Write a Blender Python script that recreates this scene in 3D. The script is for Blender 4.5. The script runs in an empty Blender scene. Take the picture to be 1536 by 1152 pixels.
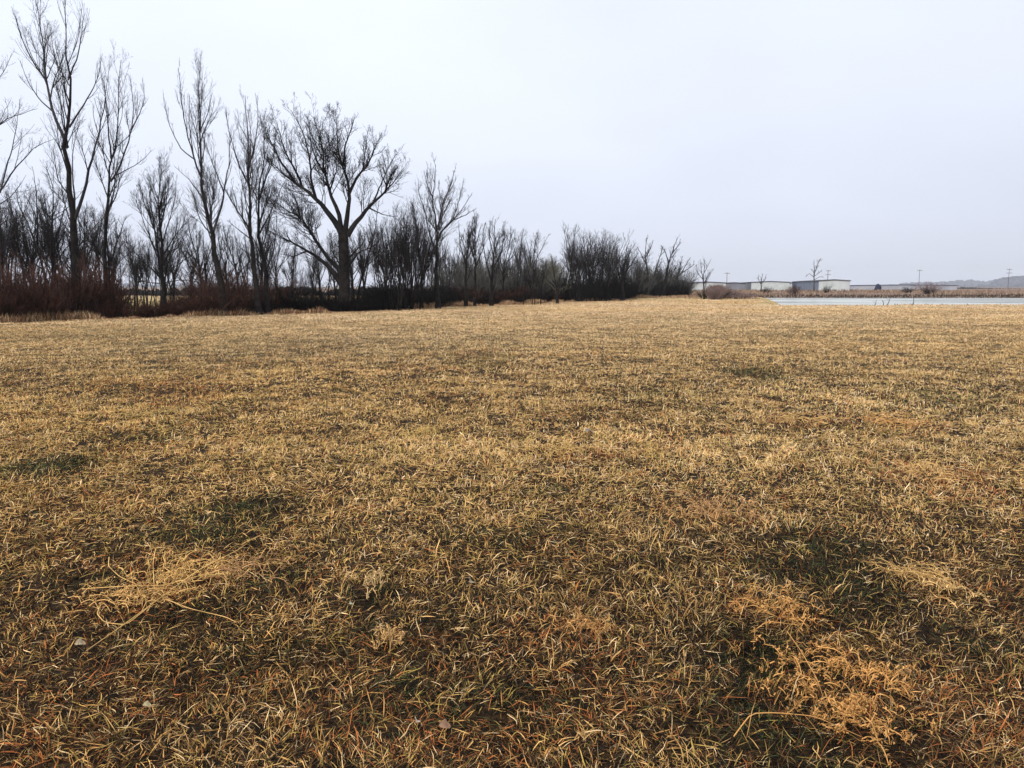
import bpy, math, numpy as np
from mathutils import Matrix
PI = math.pi
RNG = np.random.default_rng(7)
S = bpy.context.scene
COL = S.collection

# ------------------------------------------------------------------ camera
F = 1160.0            # focal length in pixels of the 1536 px wide photograph
CAMZ = 1.6
TH = math.atan(146 / F)
cam_d = bpy.data.cameras.new('camera'); cam = bpy.data.objects.new('camera', cam_d); COL.objects.link(cam)
cam.location = (0, 0, CAMZ); cam.rotation_euler = (PI / 2 - TH, 0, 0)
cam_d.sensor_width = 36; cam_d.lens = F / 1536 * 36; cam_d.clip_start = .05; cam_d.clip_end = 20000
S.camera = cam

def ray(px, py):
    a = (px - 768) / F; b = (576 - py) / F
    return np.array([a, math.cos(TH) + b * math.sin(TH), -math.sin(TH) + b * math.cos(TH)])
def W(px, py, z=0.0):                 # point on the level z that the photograph shows at that place
    d = ray(px, py); t = (z - CAMZ) / d[2]
    return np.array([d[0] * t, d[1] * t, z])
def at(px, py, Y):                    # point at distance Y
    d = ray(px, py); t = Y / d[1]
    return np.array([d[0] * t, Y, CAMZ + d[2] * t])

# ------------------------------------------------------------------ noise
_tab = np.random.default_rng(3).random((256, 256))
def vnoise(x, y, s, seed=0):
    x = np.asarray(x, float) / s + seed * 17.31; y = np.asarray(y, float) / s + seed * 9.77
    xi = np.floor(x).astype(int); yi = np.floor(y).astype(int)
    fx = x - xi; fy = y - yi
    fx = fx * fx * (3 - 2 * fx); fy = fy * fy * (3 - 2 * fy)
    g = lambda i, j: _tab[i & 255, j & 255]
    return (g(xi, yi) * (1 - fx) + g(xi + 1, yi) * fx) * (1 - fy) + (g(xi, yi + 1) * (1 - fx) + g(xi + 1, yi + 1) * fx) * fy
def fb(x, y, s, seed=0, o=3):
    v = 0; a = 1; t = 0
    for k in range(o):
        v = v + a * vnoise(x, y, s / 2 ** k, seed + k * 5); t += a; a *= .5
    return v / t
def sstep(a, b, x):
    t = np.clip((x - a) / (b - a), 0, 1); return t * t * (3 - 2 * t)

# ------------------------------------------------------------------ terrain
MOUND = W(985, 449)
def pond_d(x, y):                     # > 0 inside the pond
    wob = (fb(x, y, 14, 4) - .5) * 5
    return np.minimum(np.minimum(y - 68 - .04 * (x - 30), 143 - y), (x - .300 * y - 1.0) * 1.0) + wob * .6
def H(x, y):
    x = np.asarray(x, float); y = np.asarray(y, float)
    z = .035 * (fb(x, y, .35, 1) - .5) + .10 * (fb(x, y, 1.3, 2) - .5)
    z = z + (.16 * sstep(4, 15, y)) * (fb(x, y, 6, 3) - .5)
    z = z + .22 * np.exp(-(((x - MOUND[0]) / 12) ** 2 + ((y - MOUND[1]) / 6) ** 2))
    z = z - 1.0 * sstep(0, 5, pond_d(x, y))
    far = sstep(141, 168, y) * sstep(.10, .24, x / np.maximum(y, 1))
    z = z + far * (.42 + .18 * (fb(x, y, 9, 8) - .5))
    z = z + sstep(300, 900, np.hypot(x, y)) * (fb(x, y, 500, 9) - .5) * .6
    return z

# ------------------------------------------------------------------ mesh helpers
def mesh_np(name, V, faces, mat=None, smooth=False, col=None):
    """faces: list of int arrays (n,k)"""
    me = bpy.data.meshes.new(name)
    V = np.ascontiguousarray(V, dtype=np.float32)
    faces = [f for f in faces if len(f)]
    nl = sum(f.size for f in faces); npoly = sum(len(f) for f in faces)
    me.vertices.add(len(V)); me.vertices.foreach_set('co', V.ravel())
    me.loops.add(nl); me.loops.foreach_set('vertex_index', np.concatenate([f.ravel() for f in faces]).astype(np.int32))
    me.polygons.add(npoly)
    tot = np.concatenate([np.full(len(f), f.shape[1]) for f in faces])
    st = np.concatenate([[0], np.cumsum(tot)[:-1]]).astype(np.int32)
    me.polygons.foreach_set('loop_start', st)
    if smooth: me.polygons.foreach_set('use_smooth', np.ones(npoly, bool))
    if col is not None:
        a = me.color_attributes.new('tint', 'FLOAT_COLOR', 'POINT')
        c = np.ones((len(V), 4), np.float32); c[:, :3] = col
        a.data.foreach_set('color', c.ravel())
    me.update(calc_edges=True)
    if mat: me.materials.append(mat)
    return me
def link(name, me, parent=None, loc=(0, 0, 0), rz=0):
    o = bpy.data.objects.new(name, me); COL.objects.link(o); o.location = loc; o.rotation_euler = (0, 0, rz)
    if parent: o.parent = parent
    return o
def tag(o, label=None, cat=None, group=None, kind=None):
    if label: o['label'] = label
    if cat: o['category'] = cat
    if group: o['group'] = group
    if kind: o['kind'] = kind
    return o
def empty(name, loc, rz=0): return link(name, None, None, loc, rz)

def norm(v): return v / np.maximum(np.linalg.norm(v, axis=-1, keepdims=True), 1e-9)
def tubes(batches):
    """batches: list of (P (N,K,3), R (N,K), sides) -> verts, quads"""
    Vs = []; Fs = []; off = 0
    for P, R, sd in batches:
        if len(P) == 0: continue
        N, K, _ = P.shape
        T = np.empty_like(P); T[:, 1:-1] = P[:, 2:] - P[:, :-2]; T[:, 0] = P[:, 1] - P[:, 0]; T[:, -1] = P[:, -1] - P[:, -2]
        T = norm(T)
        D = norm(P[:, -1] - P[:, 0])
        ref = np.where(np.abs(D[:, :1]) < .7, np.array([[1., 0, 0]]), np.array([[0, 1., 0]]))[:, None, :]
        U = norm(np.cross(T, np.broadcast_to(ref, T.shape))); Vv = np.cross(T, U)
        a = np.arange(sd) / sd * 2 * PI
        ring = P[:, :, None, :] + R[:, :, None, None] * (np.cos(a)[None, None, :, None] * U[:, :, None, :] + np.sin(a)[None, None, :, None] * Vv[:, :, None, :])
        Vs.append(ring.reshape(-1, 3))
        n = np.arange(N)[:, None, None] * K * sd; k = np.arange(K - 1)[None, :, None] * sd; s = np.arange(sd)[None, None, :]
        s2 = (s + 1) % sd
        q = np.stack(np.broadcast_arrays(n + k + s, n + k + s2, n + k + sd + s2, n + k + sd + s), -1).reshape(-1, 4)
        Fs.append(q + off); off += N * K * sd
    return np.concatenate(Vs), [np.concatenate(Fs)]

class MB:                              # small mesh builder
    def __init__(s): s.V = []; s.F = []
    def box(s, x0, x1, y0, y1, z0, z1):
        b = len(s.V); s.V += [(x, y, z) for z in (z0, z1) for y in (y0, y1) for x in (x0, x1)]
        s.F += [tuple(b + i for i in f) for f in ((0, 2, 3, 1), (4, 5, 7, 6), (0, 1, 5, 4), (2, 6, 7, 3), (0, 4, 6, 2), (1, 3, 7, 5))]
        return s
    def poly(s, pts): b = len(s.V); s.V += [tuple(p) for p in pts]; s.F.append(tuple(range(b, b + len(pts)))); return s
    def build(s, name, mat, parent=None, loc=(0, 0, 0), rz=0):
        me = bpy.data.meshes.new(name); me.from_pydata(s.V, [], s.F); me.update(); me.materials.append(mat)
        return link(name, me, parent, loc, rz)

# ------------------------------------------------------------------ materials
def nodes(name):
    m = bpy.data.materials.new(name); m.use_nodes = True; nt = m.node_tree
    return m, nt, nt.nodes['Principled BSDF']
def simple(name, c1, c2=None, scale=8, rough=.8, bump=0, detail=4, coord='Object', metallic=0):
    m, nt, b = nodes(name); b.inputs['Roughness'].default_value = rough; b.inputs['Metallic'].default_value = metallic
    if rough >= .8: b.inputs['Specular IOR Level'].default_value = .12
    if c2 is None: b.inputs['Base Color'].default_value = (*c1, 1)
    tc = nt.nodes.new('ShaderNodeTexCoord'); nz = nt.nodes.new('ShaderNodeTexNoise')
    nz.inputs['Scale'].default_value = scale; nz.inputs['Detail'].default_value = detail
    nt.links.new(tc.outputs[coord], nz.inputs['Vector'])
    if c2 is not None:
        cr = nt.nodes.new('ShaderNodeValToRGB'); cr.color_ramp.elements[0].color = (*c1, 1); cr.color_ramp.elements[1].color = (*c2, 1)
        cr.color_ramp.elements[0].position = .35; cr.color_ramp.elements[1].position = .65
        nt.links.new(nz.outputs['Fac'], cr.inputs['Fac']); nt.links.new(cr.outputs['Color'], b.inputs['Base Color'])
    if bump:
        bp = nt.nodes.new('ShaderNodeBump'); bp.inputs['Strength'].default_value = bump
        nt.links.new(nz.outputs['Fac'], bp.inputs['Height']); nt.links.new(bp.outputs['Normal'], b.inputs['Normal'])
    return m
def tinted(name, rough=.85, trans=0.0):
    m, nt, b = nodes(name); b.inputs['Roughness'].default_value = rough; b.inputs['Specular IOR Level'].default_value = .15
    at_ = nt.nodes.new('ShaderNodeAttribute'); at_.attribute_name = 'tint'
    nt.links.new(at_.outputs['Color'], b.inputs['Base Color'])
    return m
M = {}
M['bark'] = simple('bark', (.007, .006, .0055), (.026, .021, .019), 3, .9, .6)
M['bark_pale'] = simple('bark_pale', (.035, .032, .032), (.085, .078, .074), 3, .9, .5)
M['twig'] = simple('twig', (.012, .010, .010), (.026, .022, .022), 1.2, .9)
M['twig_pale'] = simple('twig_pale', (.030, .027, .028), (.06, .054, .056), 1.2, .9)
M['twig_willow'] = simple('twig_willow', (.09, .09, .07), (.14, .135, .105), 1.2, .9)
M['brush_red'] = simple('brush_red', (.008, .0035, .0025), (.085, .038, .026), 2.2, .9)
M['brush_dark'] = simple('brush_dark', (.004, .0035, .003), (.012, .009, .0075), 2, .9)
M['brush_rose'] = simple('brush_rose', (.07, .035, .028), (.14, .08, .062), 2, .9)
M['brush_grey'] = simple('brush_grey', (.07, .067, .06), (.12, .115, .10), 2, .9)
M['brush_mauve'] = simple('brush_mauve', (.17, .115, .105), (.25, .18, .165), 2, .9)
M['grass'] = tinted('dry_grass_blades')
M['fringe'] = tinted('tall_dry_grass')

def ground_material():
    m, nt, b = nodes('ground_soil_and_thatch'); b.inputs['Roughness'].default_value = .95; b.inputs['Specular IOR Level'].default_value = .08
    L = nt.links.new; tc = nt.nodes.new('ShaderNodeTexCoord')
    def noise(s, d=5):
        n = nt.nodes.new('ShaderNodeTexNoise'); n.inputs['Scale'].default_value = s; n.inputs['Detail'].default_value = d
        L(tc.outputs['Object'], n.inputs['Vector']); return n
    def ramp(n, stops):
        r = nt.nodes.new('ShaderNodeValToRGB'); e = r.color_ramp.elements
        e[0].position, e[0].color = stops[0][0], (*stops[0][1], 1); e[1].position, e[1].color = stops[-1][0], (*stops[-1][1], 1)
        for p, c in stops[1:-1]: x = e.new(p); x.color = (*c, 1)
        L(n.outputs['Fac'], r.inputs['Fac']); return r
    fine = ramp(noise(28, 6), [(.32, (.009, .006, .004)), (.5, (.022, .013, .007)), (.68, (.08, .048, .02))])
    big = ramp(noise(.12, 4), [(.35, (.44, .31, .15)), (.65, (.52, .40, .20))])
    mid = ramp(noise(1.6, 8), [(.3, (.55, .5, .4)), (.7, (1, 1, 1))])
    mul = nt.nodes.new('ShaderNodeMix'); mul.data_type = 'RGBA'; mul.blend_type = 'MULTIPLY'; mul.inputs[0].default_value = 1
    L(big.outputs['Color'], mul.inputs[6]); L(mid.outputs['Color'], mul.inputs[7])
    # dark soil taken near black for shaded gaps between blades; grass tan far off
    sx = nt.nodes.new('ShaderNodeSeparateXYZ'); L(tc.outputs['Object'], sx.inputs[0])
    mr = nt.nodes.new('ShaderNodeMapRange'); mr.inputs[1].default_value = 14; mr.inputs[2].default_value = 60; L(sx.outputs['Y'], mr.inputs[0])
    mx = nt.nodes.new('ShaderNodeMix'); mx.data_type = 'RGBA'
    L(mr.outputs[0], mx.inputs[0]); L(fine.outputs['Color'], mx.inputs[6]); L(mul.outputs[2], mx.inputs[7]); mr2 = nt.nodes.new('ShaderNodeMapRange'); mr2.inputs[1].default_value = 120; mr2.inputs[2].default_value = 145; L(sx.outputs['Y'], mr2.inputs[0])
    bank = ramp(noise(.5, 6), [(.35, (.14, .085, .062)), (.65, (.27, .19, .145))])
    mx2 = nt.nodes.new('ShaderNodeMix'); mx2.data_type = 'RGBA'; L(mr2.outputs[0], mx2.inputs[0]); L(mx.outputs[2], mx2.inputs[6]); L(bank.outputs['Color'], mx2.inputs[7]); L(mx2.outputs[2], b.inputs['Base Color'])
    bp = nt.nodes.new('ShaderNodeBump'); bp.inputs['Strength'].default_value = .6; bp.inputs['Distance'].default_value = .03
    L(noise(14, 6).outputs['Fac'], bp.inputs['Height']); L(bp.outputs['Normal'], b.inputs['Normal'])
    return m
M['ground'] = ground_material()

def water_material():
    m, nt, b = nodes('pond_water'); L = nt.links.new
    tc = nt.nodes.new('ShaderNodeTexCoord'); mp = nt.nodes.new('ShaderNodeMapping'); mp.inputs['Scale'].default_value = (.04, .25, 1)
    n = nt.nodes.new('ShaderNodeTexNoise'); n.inputs['Scale'].default_value = 1; n.inputs['Detail'].default_value = 5
    L(tc.outputs['Object'], mp.inputs[0]); L(mp.outputs[0], n.inputs['Vector'])
    cr = nt.nodes.new('ShaderNodeValToRGB'); cr.color_ramp.elements[0].position = .38; cr.color_ramp.elements[0].color = (.12, .125, .12, 1)
    cr.color_ramp.elements[1].position = .6; cr.color_ramp.elements[1].color = (.62, .65, .63, 1)
    L(n.outputs['Fac'], cr.inputs['Fac']); L(cr.outputs['Color'], b.inputs['Base Color'])
    n2 = nt.nodes.new('ShaderNodeTexNoise'); n2.inputs['Scale'].default_value = 2.5; L(tc.outputs['Object'], n2.inputs['Vector'])
    bp = nt.nodes.new('ShaderNodeBump'); bp.inputs['Strength'].default_value = .1; L(n2.outputs['Fac'], bp.inputs['Height'])
    df = nt.nodes.new('ShaderNodeBsdfDiffuse'); L(cr.outputs['Color'], df.inputs['Color'])
    gl = nt.nodes.new('ShaderNodeBsdfGlossy'); gl.inputs['Color'].default_value = (.78, .765, .70, 1); gl.inputs['Roughness'].default_value = .16; L(bp.outputs['Normal'], gl.inputs['Normal'])
    ms = nt.nodes.new('ShaderNodeMixShader'); ms.inputs[0].default_value = .5; L(df.outputs[0], ms.inputs[1]); L(gl.outputs[0], ms.inputs[2]); L(ms.outputs[0], nt.nodes['Material Output'].inputs['Surface'])
    return m
M['water'] = water_material()

# ------------------------------------------------------------------ ground sheet
def axis(a, b, st, far, g=1.045):
    c = list(np.arange(a, b + 1e-6, st)); d = st
    v = c[-1]
    while v < far: d = min(d * g, 120); v += d; c.append(v)
    d = st; v = c[0]; pre = []
    while v > -far: d = min(d * g, 120); v -= d; pre.append(v)
    return np.array(pre[::-1] + c)
gx = axis(-7, 7, .08, 2500); gy = axis(.5, 13, .08, 2500)
X, Y = np.meshgrid(gx, gy)
V = np.stack([X, Y, H(X, Y)], -1).reshape(-1, 3)
ny, nx = X.shape
i = np.arange(ny - 1)[:, None] * nx + np.arange(nx - 1)[None]
gq = np.stack([i, i + 1, i + nx + 1, i + nx], -1).reshape(-1, 4)
g = link('ground', mesh_np('ground', V, [gq], M['ground'], True)); tag(g, 'broad flat field of dry winter grass and soil', 'ground', kind='structure')
wm = MB().poly([(12, 60, -.4), (400, 60, -.4), (400, 152, -.4), (12, 152, -.4)]).build('pond_water', M['water'])
tag(wm, 'pale pond water lying beyond the edge of the field', 'pond', kind='structure')

# ------------------------------------------------------------------ grass
def patch(px, py, rx, ry):
    c = W(px, py); t = np.linalg.norm(c - [0, 0, CAMZ]) / F
    y0 = W(px, py + ry)[1]; y1 = W(px, max(py - ry, 440))[1]
    return c[0], c[1], rx * t, max((y1 - y0) / 2, .05)
GREEN = [patch(*p) for p in [(1235, 835, 120, 62), (300, 812, 110, 40), (420, 880, 70, 45), (85, 700, 55, 25), (370, 985, 110, 50), (660, 1050, 150, 70),
         (1165, 1010, 70, 80), (1130, 560, 40, 12), (720, 545, 70, 14), (1400, 600, 110, 28), (560, 950, 120, 50), (1180, 1110, 90, 50), (340, 780, 70, 20),
         (820, 740, 60, 14), (1500, 1000, 70, 80), (1290, 930, 70, 30), (740, 820, 120, 30), (250, 650, 80, 20), (520, 700, 90, 22), (1000, 600, 100, 20)]]
RUST = [patch(*p) for p in [(1075, 772, 100, 26), (1160, 925, 90, 45), (1260, 1050, 120, 90), (270, 860, 110, 30), (190, 910, 90, 25), (1400, 880, 90, 40),
        (1400, 720, 80, 35), (1355, 640, 60, 16), (1215, 632, 60, 14), (860, 685, 80, 14), (880, 960, 110, 35), (80, 1080, 160, 90), (960, 1060, 140, 60),
        (700, 1120, 260, 40), (1480, 860, 80, 80), (270, 590, 60, 16), (590, 985, 30, 20), (1130, 900, 80, 20), (1430, 1080, 120, 70), (640, 960, 60, 20)]]
DARKP = [patch(*p) for p in [(1240, 832, 105, 44), (1215, 850, 90, 40), (310, 812, 80, 20), (428, 880, 60, 30), (85, 700, 48, 16), (1170, 1015, 45, 60), (600, 1045, 60, 45), (775, 1065, 60, 45), (1300, 900, 70, 30), (375, 760, 60, 12), (1440, 960, 50, 25), (1120, 560, 30, 6), (1130, 985, 60, 40), (1290, 1010, 60, 30), (1330, 1110, 70, 50), (1130, 1090, 60, 50), (300, 925, 110, 16), (130, 880, 50, 16), (700, 1090, 80, 30), (560, 900, 50, 14), (980, 850, 60, 14)]]
def field(P, x, y):
    v = np.zeros_like(x)
    for cx, cy, rx, ry in P:
        d = ((x - cx) / rx) ** 2 + ((y - cy) / ry) ** 2
        v = np.maximum(v, np.exp(-d ** 1.4 * .9) * 1.15)
    return v
PAL = np.array([(.62, .40, .14), (.50, .29, .09), (.74, .55, .28), (.37, .265, .065), (.135, .068, .025), (.38, .135, .038), (.052, .064, .020), (.013, .009, .005)])  # last tone is near black, painting the shade between blades
def tint(x, y, rng, blade_rng_n=None):
    n = len(x)
    gr = np.clip(field(GREEN, x, y) * .9 * .75 + 1.3 * (fb(x, y, 1.1, 21) - .66) + .4 * (fb(x, y, 6, 22) - .6), 0, 1.2)
    ru = np.clip(field(RUST, x, y) * .8 + 1.7 * (fb(x, y, .9, 23) - .60) + .9 * (fb(x, y, 9, 24) - .52) + .45 * sstep(4.2, 2.2, y), 0, 1.1)
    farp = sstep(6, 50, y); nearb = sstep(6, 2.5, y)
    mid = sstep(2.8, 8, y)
    w = np.stack([.85 + farp + .65 * mid - .8 * gr, .85 + .3 * farp - .4 * gr, .25 + .4 * farp + .28 * nearb, .45 + .5 * mid + .5 * gr - .3 * farp, .65 + .8 * ru + .5 * nearb - .42 * mid, .16 + 1.5 * ru, .05 + 2.8 * gr ** 1.5 * (1 - farp * .7), .0 + np.clip(1.35 + 1.6 * gr * (1 - farp) + .9 * nearb - 1.2 * mid, .08, 9)], -1)
    dk = np.clip(field(DARKP, x, y) + 1.5 * (fb(x, y, .5, 27) - .66) * (1 - mid), 0, 1)
    w[:, :3] *= (1 - .8 * dk)[:, None]; w[:, 3] *= 1 - .3 * dk; w[:, 6] += 1.6 * dk; w[:, 7] += 2.4 * dk
    w = np.clip(w, 0, None); w /= w.sum(1, keepdims=True)
    cdf = np.cumsum(w, 1); r = rng.random((n, 1)); k = (r > cdf).sum(1).clip(0, len(PAL) - 1)
    c = PAL[k] * (1 + rng.uniform(-.28, .28, (n, 1)))
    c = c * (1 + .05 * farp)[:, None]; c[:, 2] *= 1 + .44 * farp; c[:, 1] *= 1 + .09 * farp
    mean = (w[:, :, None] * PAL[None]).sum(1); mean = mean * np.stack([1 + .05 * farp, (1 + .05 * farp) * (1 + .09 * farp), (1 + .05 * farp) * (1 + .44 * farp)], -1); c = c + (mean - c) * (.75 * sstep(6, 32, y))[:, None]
    big = .78 + .5 * fb(x, y, 3.5, 31)
    warm = (fb(x, y, 14, 33) - .5)
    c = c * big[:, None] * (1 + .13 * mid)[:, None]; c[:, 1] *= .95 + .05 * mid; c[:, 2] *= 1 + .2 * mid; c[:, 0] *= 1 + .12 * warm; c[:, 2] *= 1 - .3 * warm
    return c, gr, ru

def blades(x, y, az, ln, wd, lean0, lean1, z0, rng, seg=3, roll=.6):
    n = len(x)
    P = np.empty((n, seg + 1, 3)); P[:, 0] = np.stack([x, y, z0], -1)
    a = az.copy()
    for k in range(seg):
        th = lean0 + (lean1 - lean0) * (k + .5) / seg
        a = a + rng.normal(0, .29, n)
        d = np.stack([np.sin(th) * np.cos(a), np.sin(th) * np.sin(a), np.cos(th)], -1)
        P[:, k + 1] = P[:, k] + d * (ln / seg)[:, None]
    r = rng.uniform(-roll, roll, n)
    side = np.stack([-np.sin(az) * np.cos(r), np.cos(az) * np.cos(r), np.sin(r)], -1)
    prof = np.array([.75, 1., .8, .5])[:seg] if seg == 3 else np.array([.9, .9])
    hw = wd[:, None] * .5 * prof[None, :]
    Lf = P[:, :seg] - side[:, None] * hw[:, :, None]; Rt = P[:, :seg] + side[:, None] * hw[:, :, None]
    nv = 2 * seg + 1
    V = np.empty((n, nv, 3)); V[:, 0:2 * seg:2] = Lf; V[:, 1:2 * seg:2] = Rt; V[:, -1] = P[:, -1]
    b = np.arange(n)[:, None] * nv
    Q = np.concatenate([b + np.array([[2 * k, 2 * k + 1, 2 * k + 3, 2 * k + 2]]) for k in range(seg - 1)])
    T = b + np.array([[2 * seg - 2, 2 * seg - 1, 2 * seg]])
    return V, Q, T, nv

TL = [(-160, 492), (-60, 487), (0, 485), (120, 480), (240, 478), (330, 474), (400, 471), (520, 469), (600, 465), (660, 461), (740, 458), (800, 456), (870, 452.5), (940, 450), (1000, 447.5), (1045, 447)]
TLW = np.array([W(*p)[:2] for p in TL])
def tl_y(x):                          # distance of the tree line for a given world x
    return np.interp(x, TLW[:, 0], TLW[:, 1])

def make_grass():
    rng = np.random.default_rng(11)
    y0, y1 = 1.5, 92.0
    # radial falling density, fewer and broader clumps with distance
    D0 = 9600.; ex = 1.45
    ys = np.linspace(y0, y1, 4000)
    hw = .74 * ys + 2.0
    dens = D0 * np.minimum(1, (ys / 3.2) ** -ex)
    cum = np.concatenate([[0], np.cumsum((dens * 2 * hw)[:-1] * np.diff(ys))]); tot = cum[-1]
    per = 9
    nt_ = int(tot / per)
    ty = np.interp(rng.random(nt_) * tot, cum, ys)
    tx = rng.uniform(-1, 1, nt_) * (.74 * ty + 2.0)
    keep = (pond_d(tx, ty) < .3) & ((ty < tl_y(tx) + 1.0) | (tx > TLW[-1, 0]))
    tx, ty = tx[keep], ty[keep]
    nt_ = len(tx)
    idx = np.repeat(np.arange(nt_), per); n = len(idx)
    sc = 1 + .045 * ty[idx]
    ox = rng.normal(0, .020, n) * sc * 1.3; oy = rng.normal(0, .020, n) * sc * 1.3
    x = tx[idx] + ox; y = ty[idx] + oy
    flow = 2 * PI * (fb(tx, ty, 1.0, 41) * 2.2) 
    az_t = flow + rng.normal(0, 1.0, nt_)
    rad = np.arctan2(oy, ox)
    az = np.where(rng.random(n) < .5, rad + rng.normal(0, .5, n), az_t[idx] + rng.normal(0, .55, n))
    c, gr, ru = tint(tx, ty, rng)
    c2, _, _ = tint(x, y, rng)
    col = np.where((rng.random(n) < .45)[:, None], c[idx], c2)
    rot = rng.random(nt_) < (.03 + .36 * sstep(6.5, 2.8, ty)) * (.4 + 1.2 * fb(tx, ty, .5, 44))      # near tufts darkened to paint the shaded gaps in the grass
    col = col * np.where(rot[idx], rng.uniform(.12, .4, n), 1.0)[:, None]
    hgt = .6 + .8 * fb(tx, ty, .7, 43)
    tall = rng.random(nt_) < .035
    ln = (.049 + .03 * tall[idx]) * rng.uniform(.5, 1.6, n) * hgt[idx] * (1 + .010 * y) * (1 + .35 * gr[idx])
    wd = (.0019 + .00040 * y) * rng.uniform(.6, 1.35, n)
    big = rng.random(n) < .05; wd = np.where(big, wd * 1.5, wd); ln = np.where(big, ln * 1.25, ln)
    l0 = rng.uniform(.2, 1.25, n); l1 = l0 + rng.uniform(.1, 1.35, n)
    flat = rng.random(n) < .28; l0 = np.where(flat, 1.35, l0); l1 = np.where(flat, 1.62, l1)
    z = H(x, y) - .004 + np.where(flat, rng.uniform(.01, .03, n), 0)
    Vs = []; Q = []; T = []; C = []; off = 0
    for m, sg in ((y < 9, 3), (y >= 9, 2)):
        v, q, t, nv = blades(x[m], y[m], az[m], ln[m], wd[m], l0[m], l1[m], z[m], rng, sg)
        Vs.append(v.reshape(-1, 3)); Q.append(q + off); T.append(t + off); off += v.shape[0] * nv
        cc = np.repeat(col[m][:, None], nv, 1)
        cc = cc * np.linspace(.8, 1.12, nv)[None, :, None]      # darker at the base, paler at the tip
        C.append(cc.reshape(-1, 3))
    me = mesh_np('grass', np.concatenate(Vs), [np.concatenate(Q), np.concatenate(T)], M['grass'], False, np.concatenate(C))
    print('grass blades', n)
    return tag(link('grass', me), 'short matted dry grass covering the whole field, tan with olive patches', 'grass', kind='stuff')
make_grass()

def make_fringe():
    rng = np.random.default_rng(12)
    xs = []; ys = []; hh = []
    seg = np.linalg.norm(np.diff(TLW, axis=0), axis=1); cl = np.concatenate([[0], np.cumsum(seg)])
    n = 42000
    s = rng.random(n) ** 1.25 * cl[-1]
    x = np.interp(s, cl, TLW[:, 0]); y = np.interp(s, cl, TLW[:, 1])
    clump = fb(x, y, 2.2, 51)
    off = rng.random(n) ** 1.3 * 3.0 - .5 + (clump - .5) * 2.2
    x = x - .35 * off; y = y + .9 * off
    h = (.10 + .42 * sstep(.42, .7, clump)) * rng.uniform(.4, 1.2, n) 
    # the far bank of the pond and the strip of ground by the mauve thicket
    m = 20000
    y2 = rng.uniform(143, 215, m); x2 = rng.uniform(.20, .75, m) * y2
    kp = pond_d(x2, y2) < 1; x2, y2 = x2[kp], y2[kp]
    c2 = fb(x2, y2, 5, 52); h2 = (.08 + .7 * sstep(.45, .75, c2)) * rng.uniform(.5, 1.2, len(x2))
    # rough tussocks between the field and the storage sheds
    k = 9000
    y3 = rng.uniform(95, 190, k); x3 = rng.uniform(.18, .33, k) * y3
    kp = pond_d(x3, y3) < 0; x3, y3 = x3[kp], y3[kp]; h3 = rng.uniform(.1, .45, len(x3))
    # dark blades added to draw the muddy undercut line of both pond shores
    q4 = 5200; x4 = rng.uniform(40, 130, q4); y4 = rng.uniform(139.5, 142.5, q4); x5 = rng.uniform(21, 60, 700); y5 = rng.uniform(68, 70.5, 700) + .04 * (x5 - 30)
    xr = np.concatenate([x4, x5]); yr = np.concatenate([y4, y5]); hr_ = np.concatenate([rng.uniform(.15, .6, q4), rng.uniform(.08, .2, 700)])
    X = np.concatenate([x, x2, x3, xr]); Yy = np.concatenate([y, y2, y3, yr]); Hh = np.concatenate([h, h2, h3, hr_]); N = len(X)
    pal = np.array([(.46, .32, .17), (.34, .20, .11), (.30, .13, .07), (.55, .42, .25), (.16, .09, .06)])
    mauve = np.concatenate([np.zeros(len(x)), np.ones(len(x2)), .6 * np.ones(len(x3)), np.ones(len(xr))])
    kk = rng.choice(5, N, p=[.3, .25, .18, .12, .15]); col = pal[kk] * rng.uniform(.7, 1.2, (N, 1))
    col = col * (1 - mauve[:, None] * .6) + mauve[:, None] * .6 * np.array([.20, .150, .125])
    col[-len(xr):] = np.array([.045, .03, .022]) * rng.uniform(.5, 1.6, (len(xr), 1))
    wd = .0009 * Yy * rng.uniform(.5, 1.2, N)
    v, q, t, nv = blades(X, Yy, rng.uniform(0, 2 * PI, N), Hh, wd, rng.uniform(0, .5, N), rng.uniform(.3, 1.3, N), H(X, Yy) - .02, rng, 2)
    me = mesh_np('tall_grass', v.reshape(-1, 3), [q, t], M['fringe'], False, np.repeat(col[:, None], nv, 1).reshape(-1, 3))
    return tag(link('tall_grass', me), 'tall rusty dry grass along the foot of the trees and on the far pond bank', 'tall grass', kind='stuff')
make_fringe()

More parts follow.
